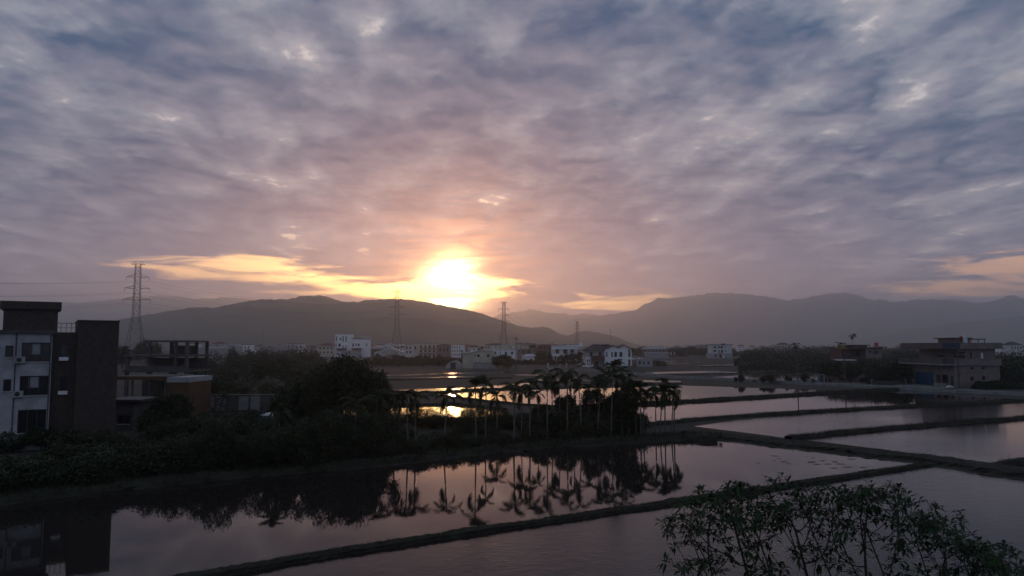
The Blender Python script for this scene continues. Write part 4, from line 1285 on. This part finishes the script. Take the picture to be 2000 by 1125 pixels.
    # shrubs
    protos = [make_tree('shrub', 'dark leafy shrub in the thicket along the pond bank', 'shrub', 40 + i, 2.4, (1.5, 1.4, 1.25), 3800, 0.11, (M_LEAF, M_LEAF2, M_LEAF)[i], 0.06, 26, 'shrubs along the pond bank', zc=1.15, cs=0.34) for i in range(3)]
    spots = []
    for px in range(-60, 1230, 27):
        sh = interp([(-100, 985), (227, 955), (490, 930), (700, 914), (900, 889), (1050, 874), (1232, 862)], px)
        for row in range(2):
            py = sh - rnd.uniform(6, 16) - row * rnd.uniform(16, 30)
            if py < 835: py = 835 + rnd.uniform(0, 6)
            h = rnd.uniform(1.1, 2.0) * (1.25 if px < 640 else 0.85)
            spots.append((px + rnd.uniform(-12, 12), py, h))
    for px in range(640, 1260, 22):   # thin screen in front of the gold water strip
        spots.append((px + rnd.uniform(-8, 8), rnd.uniform(826, 838), rnd.uniform(0.8, 1.6)))
    for px in range(300, 760, 13):
        spots.append((px, rnd.uniform(840, 862), rnd.uniform(1.3, 2.6)))
    for px in range(1040, 1245, 9):
        spots.append((px, rnd.uniform(838, 858), rnd.uniform(1.6, 2.9)))
    for px in range(-40, 240, 30):    # hedge at the foot of the white block
        spots.append((px, rnd.uniform(868, 884), rnd.uniform(1.5, 2.3)))
    for i, (px, py, h) in enumerate(spots):
        pr = protos[i % 3]; p = gnd(px, py); s = h / 2.4
        if i < 3: pr.location = p; pr.scale = (s * 1.2, s * 1.2, s); o = pr
        else: o = copy_tree(pr, p, rnd.uniform(0, 6.28), (s * rnd.uniform(1.0, 1.4),) * 2 + (s,))
        row = 'front row' if py > interp([(-100, 963), (227, 933), (490, 908), (700, 892), (900, 867), (1050, 852), (1232, 842)], px) else 'back row'
        for lim, where in ((110, 'below the white block'), (240, 'below the brown tiled tower'), (420, 'below the orange end room'), (560, 'below the long grey wall'), (700, 'below the tallest thicket tree'), (860, 'left of the sun glitter'), (1000, 'right of the sun glitter'), (1120, 'in the left half of the palm grove'), (1400, 'in the right half of the palm grove')):
            if px < lim:
                o['label'] = 'dark leafy shrub %s, %s' % (where, row); o['group'] = 'bank shrubs ' + where + ', ' + row; break
    # airy saplings against the gold water
    sp = make_tree('sapling', 'airy sapling silhouetted against the golden water strip', 'sapling', 71, 3.2, (0.95, 0.95, 1.35), 1500, 0.075, M_LEAF, 0.035, 30, 'saplings before the golden strip', zc=1.8, cs=0.4)
    for i, px in enumerate(range(712, 990, 7)):
        p = gnd(px + rnd.uniform(-5, 5), rnd.uniform(826, 842)); s = rnd.uniform(0.5, 0.95) * (0.7 if 865 < px < 905 else 1.0)
        if i == 0: sp.location = p; sp.scale = (s, s, s)
        else: copy_tree(sp, p, rnd.uniform(0, 6.28), s)
    return protos, b2


SHRUBS, TREE2 = near_trees()


def far_trees():
    rnd = random.Random(19)
    pr = [make_tree('far_tree', 'x', 'tree', 80 + i, 6.0, (2.6, 2.5, 2.3), 1500, 0.34, (M_LEAF, M_LEAF2)[i % 2], 0.18, 22, 'x', zc=3.4, cs=0.36) for i in range(4)]
    used = [0]
    def put(px, Y, h, label, group, wx=1.0):
        i = used[0]; used[0] += 1
        p = at(px, 676, Y); p.z = 0; s = h / 6.0
        if i < 4:
            o = pr[i]; o.location = p; o.scale = (s * wx, s * wx, s); o.rotation_euler.z = rnd.uniform(0, 6)
            o['label'], o['group'] = label, group
        else: copy_tree(pr[i % 4], p, rnd.uniform(0, 6.28), (s * wx, s * wx, s), label, group)
    L = 'dark tree in the belt between the left block and the white modern house'
    for k in range(22):
        put(rnd.uniform(380, 650), rnd.uniform(150, 420), rnd.uniform(3.2, 6.6), L, 'left tree belt', 1.25)
    for k in range(14):
        put(rnd.uniform(385, 600), rnd.uniform(112, 135), rnd.uniform(2.5, 4.2), 'dark tree standing just behind the long grey wall', 'trees behind the grey wall', 1.3)
    for px, Y, h in ((285, 400, 12.5), (276, 380, 10), (300, 420, 11), (240, 300, 9.5)):
        put(px, Y, h, 'tree at the foot of the tallest pylon', 'trees at the pylon foot', 1.0)
    for k in range(14):
        put(rnd.uniform(800, 905), rnd.uniform(330, 420), rnd.uniform(3.0, 5.0), 'tree in the hedge below the terraces under the sun', 'hedge under the sun', 1.2)
    for k in range(8):
        put(rnd.uniform(735, 800), rnd.uniform(330, 430), rnd.uniform(3.0, 4.5), 'tree in the hedge below the gabled houses', 'hedge below gabled houses', 1.2)
    for k, (px, Y, h) in enumerate(((974, 290, 5.6), (984, 292, 6.0), (994, 295, 5.4), (990, 285, 4.6))):
        put(px, Y, h, 'bushy tree right of the cream metal house', 'trees right of the cream house', 1.1)
    for k, (px, Y, h) in enumerate(((1055, 380, 6.5), (1060, 390, 6.9), (1074, 380, 5.6), (1097, 385, 5.0), (1107, 385, 5.2), (1119, 380, 6.0), (1131, 385, 6.5), (1050, 375, 5.4))):
        put(px, Y, h, 'round garden tree in front of the balcony house', 'garden trees by the balcony house', 0.75)
    for k in range(26):
        put(rnd.uniform(1600, 1785), rnd.uniform(190, 235), rnd.uniform(3.0, 6.0), 'dark tree around the brown house and carport', 'trees round the brown house', 1.2)
    for k in range(9):
        put(rnd.uniform(1680, 1770), rnd.uniform(180, 192), rnd.uniform(3.5, 6.5), 'dark tree directly left of the pinkish concrete house', 'trees left of the concrete house', 1.1)
    for k in range(18):
        put(rnd.uniform(1945, 2100), rnd.uniform(160, 215), rnd.uniform(4.0, 6.5), 'dark tree right of the pinkish concrete house', 'trees right of the concrete house', 1.2)
    for k in range(40):
        put(rnd.uniform(1225, 1440), rnd.uniform(600, 900), rnd.uniform(5, 9), 'tree between the far houses right of the villa', 'trees among the far right houses', 1.2)
    for k in range(36):
        put(rnd.uniform(620, 1140), rnd.uniform(640, 900), rnd.uniform(5, 9), 'tree between the houses of the far town', 'trees among the town houses', 1.2)
    for px, Y, h, l in ((1436, 184, 1.5, 'small bush at the left end of the lane bank bushes'), (1447, 181, 2.3, 'larger bush at the left end of the lane bank bushes')):
        put(px, Y, h, l, 'bushes on the lane bank', 1.0)
    for k in range(16):
        put(rnd.uniform(1470, 1690), rnd.uniform(176, 186), rnd.uniform(0.6, 2.6), 'low bush on the lane bank near the sluice', 'bushes by the sluice', rnd.uniform(0.6, 1.4))


far_trees()


def wood(label, strips, seed, m=M_WOOD):
    r = np.random.default_rng(seed); out = []
    for (x0, x1, Y0, Y1, h, n) in strips:
        px = r.uniform(x0, x1, n); Y = r.uniform(Y0, Y1, n)
        X = (px - CX) / F_PX * Y
        hh = h * (0.55 + 0.30 * np.sin(X * 0.23 + seed) * np.sin(Y * 0.11 + 1) + 0.22 * np.sin(X * 0.71 + Y * 0.27) + 0.12 * np.sin(X * 1.7 + 3))
        e = np.minimum(px - x0, x1 - px) / (0.10 * (x1 - x0))
        hh = np.maximum(hh, 0.1) * np.clip(0.15 + 0.85 * e, 0.15, 1.0)
        z = hh * np.sqrt(r.uniform(0.0, 1.0, n))
        P = np.stack([X, Y, z], 1)
        L = 0.0010 * Y * r.uniform(0.6, 1.5, n)
        a = r.normal(size=(n, 3)); a /= np.linalg.norm(a, axis=1)[:, None]
        b = np.cross(a, r.normal(size=(n, 3))); b /= np.linalg.norm(b, axis=1)[:, None]
        a *= L[:, None]; b *= (L * 0.6)[:, None]
        V = np.stack([P - a, P + b, P + a, P - b], 1)
        V[:, :, 2] = np.maximum(V[:, :, 2], 0.01)
        out.append(V.reshape(-1, 3))
    return tag(link('woodland', np_mesh('woodland', np.concatenate(out), 4, m)), label, 'woodland', kind='stuff')


wood('long dark belt of trees and scrub across the right fields', [(1432, 1660, 330, 470, 6.6, 16000), (1640, 2080, 270, 420, 6.9, 22000), (1440, 1640, 250, 330, 3.0, 9000)], 3)
wood('thin treeline along the far right plain', [(1235, 1440, 700, 950, 8.5, 9000), (1430, 2100, 650, 1000, 9.5, 26000)], 5)
wood('dark mass of trees between the left block and the white modern house', [(372, 650, 140, 300, 6.2, 20000), (380, 640, 300, 480, 8.4, 14000), (560, 660, 110, 200, 4.0, 6000)], 7)
wood('dark hedge line in front of the town under the sun', [(690, 920, 330, 400, 3.6, 12000), (960, 1140, 360, 400, 2.0, 6000), (1240, 1300, 330, 380, 2.5, 3000)], 9)
wood('thin treeline behind the town houses', [(600, 1150, 680, 900, 8.0, 14000)], 11)
wood('rough scrub beside the pinkish concrete house', [(1690, 1775, 172, 200, 4.0, 6000), (1940, 2080, 158, 190, 5.5, 9000), (1890, 1990, 156, 160, 1.9, 4000)], 13)


NUM = ['one', 'two', 'three', 'four', 'five', 'six', 'seven', 'eight', 'nine', 'ten', 'eleven', 'twelve']


def far_town():
    rnd = random.Random(6)
    lbls = (('tiny pale far-off house in the skyline of the right plain', 'far houses on the right plain', 1432, 1645, 800, 1200, 9),
            ('tiny pale far-off house behind the left tree belt', 'far houses behind the left belt', 370, 650, 560, 900, 9),
            ('tiny far-off house beyond the concrete house at the right edge', 'far houses at the right edge', 1940, 2010, 500, 800, 4),
            ('small far-off house filling the town behind the terraces', 'far houses behind the terraces', 640, 1140, 640, 1000, 38))
    for lab, grp, x0, x1, ya, yb, n in lbls:
        for i in range(n):
            Y = rnd.uniform(ya, yb); px = x0 + (x1 - x0) * (i + rnd.uniform(0.2, 0.8)) / n
            h = rnd.uniform(7, 11); W = rnd.uniform(8, 15)
            yt = 676 - (h - HC) * 1450 / Y; wp = W / 2 * 1450 / Y
            b = Bld('far_house', lab + ', number %s from the left' % NUM[i] if n < 12 else lab, px, Y, 'house', grp)
            m = rnd.choice((M_WHITE, M_WHITE, M_CREAM, M_WHITE2, M_GREY))
            b.block(px - wp, px + wp, yt, None, 9, m, grid_wins(px - wp, px + wp, yt + 0.5, yt + h * 0.8 * 1450 / Y, rnd.randint(3, 4), 2, 0.42, 0.42), bars=False)
            if rnd.random() < 0.5: b.flat(px - wp, px + wp, yt, 9, rnd.choice((M_GREY, M_DARK, M_PALEROOF)), 0.4, 0.35)
            else: b.hip(px - wp, px + wp, yt, yt - 2.2 * 1450 / Y, 9, rnd.choice((M_ROOF, M_REDROOF, M_GREY)))
    # long pale greenhouses at left
    for (x0, x1, yt, Y, l) in ((362, 405, 677, 330, 'long pale greenhouse roof right of the unfinished concrete building'), (395, 450, 672.5, 520, 'farther pale greenhouse roof behind the left tree belt'),
                               (508, 560, 673, 540, 'pale flat shed roof above the middle of the left tree belt')):
        b = Bld('greenhouse', l, (x0 + x1) / 2, Y, 'greenhouse')
        n = 5
        for i in range(n):
            a, c = b.X(x0 + (x1 - x0) * i / n), b.X(x0 + (x1 - x0) * (i + 1) / n)
            z = b.Z(yt); mid = (a + c) / 2; rr = (c - a) / 2
            pts = [(a, 0)] + [(mid - rr * math.cos(t), z - 1.2 + 1.2 * math.sin(t)) for t in [math.pi * k / 8 for k in range(9)]] + [(c, 0)]
            MB().prism(pts, 'y', 0, 24).build('bay', M_GREY, b.root)


far_town()


# ------------------------------------------------------------------ palms
def frond_mesh(seed, L=1.8):
    r = random.Random(seed)
    m = MB()
    n = 14
    P = []
    for i in range(n + 1):
        t = i / n
        P.append(Vector((L * (0.86 * t - 0.12 * t * t), 0, L * (0.62 * t - 0.98 * t * t * (0.8 + 0.3 * r.random() * 0.2)))))
    m.tube(P, [0.028 * (1 - 0.8 * i / n) for i in range(n + 1)], 4)
    V, Fc = m.v, m.f
    for i in range(2, n + 1):
        for sub in (0.0, 0.5):
            if i == n and sub: continue
            p = P[i].lerp(P[min(i + 1, n)], sub); t = (i + sub) / n
            d = (P[min(i + 1, n)] - P[i - 1]).normalized()
            ll = L * 0.34 * math.sin(math.pi * (0.18 + 0.74 * t)) * r.uniform(0.85, 1.15)
            for sy in (-1, 1):
                e = p + d * ll * 0.55 + Vector((0, sy * ll * 0.72, -ll * r.uniform(0.15, 0.6)))
                w = d * 0.035 + Vector((0, 0, 0.012))
                b = len(V)
                mid = p.lerp(e, 0.5) + Vector((0, 0, ll * 0.08))
                V += [tuple(p - w), tuple(p + w), tuple(mid + w * 0.9), tuple(mid - w * 0.9), tuple(e)]
                Fc += [(b, b + 1, b + 2, b + 3), (b + 3, b + 2, b + 4)]
    return m.mesh('frond', M_FROND)


FR = [frond_mesh(i) for i in range(3)]


def trunk_mesh(seed):
    r = random.Random(seed); m = MB()
    pts, rad = [], []
    a = r.uniform(0, 6.28); b = r.uniform(0.0, 0.025)
    for i in range(17):
        t = i / 16
        pts.append((b * math.sin(2.2 * t) * math.cos(a), b * math.sin(2.2 * t) * math.sin(a), t))
        rad.append((0.085 - 0.03 * t + (0.03 if i == 0 else 0)) * (1 + 0.05 * (i % 2)))
    m.tube(pts, rad, 7)
    return m.mesh('trunk', M_PTRUNK)


TR = [trunk_mesh(i) for i in range(4)]
SHAFT = MB().tube([(0, 0, -0.55), (0, 0, -0.4), (0, 0, -0.1), (0, 0, 0.06)], [0.055, 0.085, 0.075, 0.03], 8).mesh('crownshaft', M_SHAFT)
prnd = random.Random(77)


def palm(px, py, ycrown, label, group, fl=1.0, n=None, Y=None):
    p = gnd(px, py) if Y is None else Vector((at(px, 676, Y).x, Y, 0))
    zc = at(px, ycrown, p.y).z   # height of the crown centre
    r = thing('palm_tree', label, 'palm', p, prnd.uniform(0, 6.28), group)
    t = link('trunk', prnd.choice(TR), r)
    t.scale = (prnd.uniform(0.8, 1.0),) * 2 + (zc - 0.5,)
    top = Vector(t.data.vertices[-1].co); top = Vector((top.x * t.scale.x, top.y * t.scale.y, zc))
    s = link('crownshaft', SHAFT, r, top)
    n = n or prnd.randint(7, 11)
    vig = prnd.uniform(0.78, 1.2)
    r.rotation_euler.x, r.rotation_euler.y = prnd.gauss(0, 0.028), prnd.gauss(0, 0.028)
    for i in range(n):
        f = link('frond', prnd.choice(FR), r, top)
        k = prnd.uniform(0.72, 1.15) * fl * vig
        pitch = prnd.uniform(-0.95, 0.35) if i < n - 2 else prnd.uniform(0.5, 1.15)
        f.rotation_euler = (prnd.uniform(-.2, .2), pitch, i * 2.4 + prnd.uniform(-.35, .35))
        f.scale = (k, k, k)
    return r


G = 'palms of the grove between the flooded fields'
grove = [(930, 880, 757), (948, 862, 752), (971, 852, 775), (1003, 872, 762), (1018, 856, 768), (1035, 868, 752), (1052, 855, 770), (1069, 864, 733), (1080, 850, 745), (1095, 852, 752),
         (1108, 857, 731), (1124, 850, 748), (1137, 861, 738), (1150, 850, 760), (1166, 859, 742), (1181, 848, 732), (1193, 858, 716), (1204, 850, 742), (1215, 852, 727), (1229, 850, 738)]
ORD = ['first', 'second', 'third', 'fourth', 'fifth', 'sixth', 'seventh', 'eighth', 'ninth', 'tenth', 'eleventh', 'twelfth', 'thirteenth', 'fourteenth', 'fifteenth', 'sixteenth', 'seventeenth', 'eighteenth', 'nineteenth', 'twentieth']
for i, g in enumerate(sorted(grove)):
    palm(*g, '%s slender palm from the left in the dark grove between the flooded fields' % ORD[i], G)
for px, py, yc, l in ((1243, 850, 756, 'palm just right of the dense round tree at grove end'), (1252, 852, 757, 'palm with trunk close beside another, right of the dense round tree'),
                      (1256, 850, 772, 'shortest palm of the trio right of the dense round tree')):
    palm(px, py, yc, l, 'palms right of the dense tree')
for px, py, yc, l in ((1281, 852, 770, 'leftmost palm of the five at the grove tip'), (1289, 854, 767, 'second palm from the left of the five at the grove tip'),
                      (1299, 852, 749, 'tallest middle palm of the five at the grove tip'), (1311, 854, 773, 'shorter palm second from the right at the grove tip'),
                      (1317, 853, 762, 'rightmost palm of the grove tip with drooping fronds')):
    palm(px, py, yc, l, 'five palms at the grove tip')
for i, (px, py, yc) in enumerate(sorted(((530, 905, 802), (545, 900, 808), (768, 886, 782), (797, 884, 772), (812, 882, 778), (866, 880, 774), (690, 893, 790), (730, 888, 776)))):
    palm(px, py, yc, '%s dark palm from the left standing in the thicket left of the grove' % ORD[i], 'palms in the left thicket')
palm(1666, 0, 655, 'tall lone thin palm with few fronds against the far mountains', 'skyline palms at right', 1.5, 6, 250)
palm(1553, 0, 674, 'ragged palm on the right skyline far from the others', 'skyline palms at right', 1.5, 7, 300)
palm(1642, 0, 674, 'short bushy palm left of the tall lone palm', 'skyline palms at right', 1.6, 9, 260)


# ------------------------------------------------------------------ foreground tree
def near_tree():
    Y0 = 12.0
    rng = np.random.default_rng(11)
    outline = [(1290, 1130), (1305, 1048), (1330, 1028), (1360, 985), (1400, 940), (1450, 930), (1490, 922), (1560, 927), (1600, 932), (1660, 938), (1740, 932), (1775, 965), (1815, 975),
               (1850, 995), (1862, 1015), (1885, 1045), (1940, 1055), (1970, 1085), (1995, 1125), (2010, 1180)]
    def top_z(px): return at(px, interp(outline, px), Y0).z
    base = Vector((at(1655, 1125, Y0).x, Y0, 0))
    A = []
    for _ in range(250):
        px = rng.uniform(1330, 1982); yy = Y0 + rng.uniform(-1.5, 1.5)
        X = at(px, 1000, yy).x
        zt = at(px, interp(outline, px), yy).z - abs(yy - Y0) * 0.1
        edge = min(1.0, (px - 1270) / 180, (2025 - px) / 180)
        low = (rng.random() ** 2.3) * (0.30 + 1.9 * edge)
        c = (X, yy, zt - 0.14 - low)
        rr = rng.uniform(0.10, 0.22) * (1.0 if low < 0.5 else 0.8)
        for _k in range(int(rng.integers(7, 14)) if low < 0.6 else 4):
            d = rng.normal(size=3) * rr * np.array([1.25, 1.1, 0.6])
            A.append((c[0] + d[0], c[1] + d[1], min(c[2] + d[2], zt - 0.02)))
    A = np.array(A)
    nodes = [base + Vector((0, 0, 0))]; par = [-1]
    def add(p, i): nodes.append(Vector(p)); par.append(i); return len(nodes) - 1
    i = 0
    for z in (0.8, 1.6, 2.3): i = add(base + Vector((0.05 * z, 0, z)), i)
    # main stems fan out in a vase
    for k in range(9):
        a = -1.25 + 2.5 * k / 8
        dx, dy = math.sin(a) * 0.92, (rng.random() - .5) * 0.7
        j = i
        for s in range(1, 6):
            j = add(nodes[i] + Vector((dx * s * 0.36 * (0.6 + 0.16 * s), dy * s * 0.3, s * 0.42 * (0.55 + 0.6 * math.cos(a)))), j)
    live = np.ones(len(A), bool)
    for it in range(70):
        NP = np.array([tuple(n) for n in nodes])
        idx = np.where(live)[0]
        if len(idx) == 0: break
        D = np.linalg.norm(A[idx][:, None, :] - NP[None], axis=2)
        near = D.argmin(1); dm = D.min(1)
        live[idx[dm < 0.13]] = False
        acc = {}
        for q, nn, dd in zip(idx, near, dm):
            if 0.13 <= dd < 1.6:
                acc.setdefault(int(nn), []).append((A[q] - NP[nn]) / dd)
        if not acc: break
        for nn, vs in acc.items():
            v = np.sum(vs, 0) + rng.normal(size=3) * 0.25 + np.array([0, 0, 0.15])
            v /= np.linalg.norm(v)
            add(nodes[nn] + Vector(v * 0.115), nn)
        if len(nodes) > 6000: break
    n = len(nodes)
    kids = [[] for _ in range(n)]
    for c, p in enumerate(par):
        if p >= 0: kids[p].append(c)
    rad = [0.0] * n
    for k in range(n - 1, -1, -1):
        rad[k] = 0.0045 if not kids[k] else (sum(rad[c] ** 2.5 for c in kids[k])) ** (1 / 2.5)
    m = MB()
    for c in range(1, n):
        p = par[c]
        m.tube([nodes[p], nodes[c]], [min(rad[p], rad[c] * 1.25), rad[c]], 5, False)
    root = thing('garden_tree', 'near leafy tree with spreading twigs rising from the bottom right corner', 'tree', base)
    m.v = [(v[0] - base.x, v[1] - base.y, v[2]) for v in m.v]
    m.build('trunk', M_BARK, root)
    # leaf rosettes at twig ends
    tips = [k for k in range(n) if not kids[k] and nodes[k].z > 3.0]
    extra = [k for k in range(n) if kids[k] and rad[k] < 0.013 and rng.random() < 0.10 and nodes[k].z > 3.0]
    V = []
    for k in tips + extra:
        o = nodes[k] - base
        d = (nodes[k] - nodes[par[k]]).normalized()
        d = (d * 0.7 + Vector((0, 0, 0.9))).normalized()
        a0 = d.cross(Vector((1, 0.2, 0))).normalized(); b0 = d.cross(a0)
        nl = int(rng.integers(9, 14))
        for q in range(nl):
            t = 2.4 * q + rng.uniform(-.3, .3)
            out = (a0 * math.cos(t) + b0 * math.sin(t))
            L = rng.uniform(0.085, 0.185)
            dr = (out + d * rng.uniform(-0.1, 0.5)).normalized()
            w = dr.cross(Vector((0, 0, 1)))
            w = (w.normalized() if w.length > 1e-3 else a0) * L * 0.17
            p0 = o - d * rng.uniform(0, 0.07) + dr * 0.015
            p1 = p0 + dr * L * 0.5
            p2 = p0 + dr * L + Vector((0, 0, -L * rng.uniform(0.05, 0.42)))
            up = Vector((0, 0, L * 0.04))
            # two halves folded along the midrib
            V += [tuple(p0), tuple(p1 + w + up), tuple(p2), tuple(p1)]
            V += [tuple(p0), tuple(p1), tuple(p2), tuple(p1 - w + up)]
    cr = link('crown', np_mesh('crown', np.array(V), 4, M_NEARLEAF), root)


near_tree()

# floating weeds on the middle pond
wr = random.Random(31)
mb = MB()
for k in range(24):
    px = wr.choice((wr.uniform(1440, 1720), wr.uniform(1560, 1700))); py = wr.uniform(892, 917) - (1700 - px) * 0.02
    c = gnd(px, py); s = wr.uniform(0.06, 0.32)
    pts = [(c.x + s * 1.6 * math.cos(a) * wr.uniform(.5, 1), c.y + s * 0.6 * math.sin(a) * wr.uniform(.5, 1)) for a in [k2 * 0.7 for k2 in range(9)]]
    mb.prism(pts, 'z', 0.021, 0.032)
tag(mb.build('floating_weed', M_BANK), 'scattered dark weed patches floating on the middle pond', 'weed', kind='stuff')

# ------------------------------------------------------------------ haze
hz = bpy.data.materials.new('evening_haze'); hz.use_nodes = True
ht = hz.node_tree; ht.nodes.clear()
pv = ht.nodes.new('ShaderNodeVolumePrincipled')
pv.inputs['Color'].default_value = (0.90, 0.95, 1.0, 1)
pv.inputs['Density'].default_value = 2.2e-4
pv.inputs['Anisotropy'].default_value = 0.77
ho = ht.nodes.new('ShaderNodeOutputMaterial')
ht.links.new(pv.outputs[0], ho.inputs['Volume'])
ztop = max((o.matrix_world @ Vector(c)).z for o in bpy.data.objects if o.type == 'MESH' and o.name.startswith(('mountain', 'hill')) for c in o.bound_box) + 20
hb = MB().box(-10800, 10800, -900, 11400, -1.6, ztop).build('haze', hz)
tag(hb, 'thin evening haze over the whole plain', 'haze', kind='stuff')
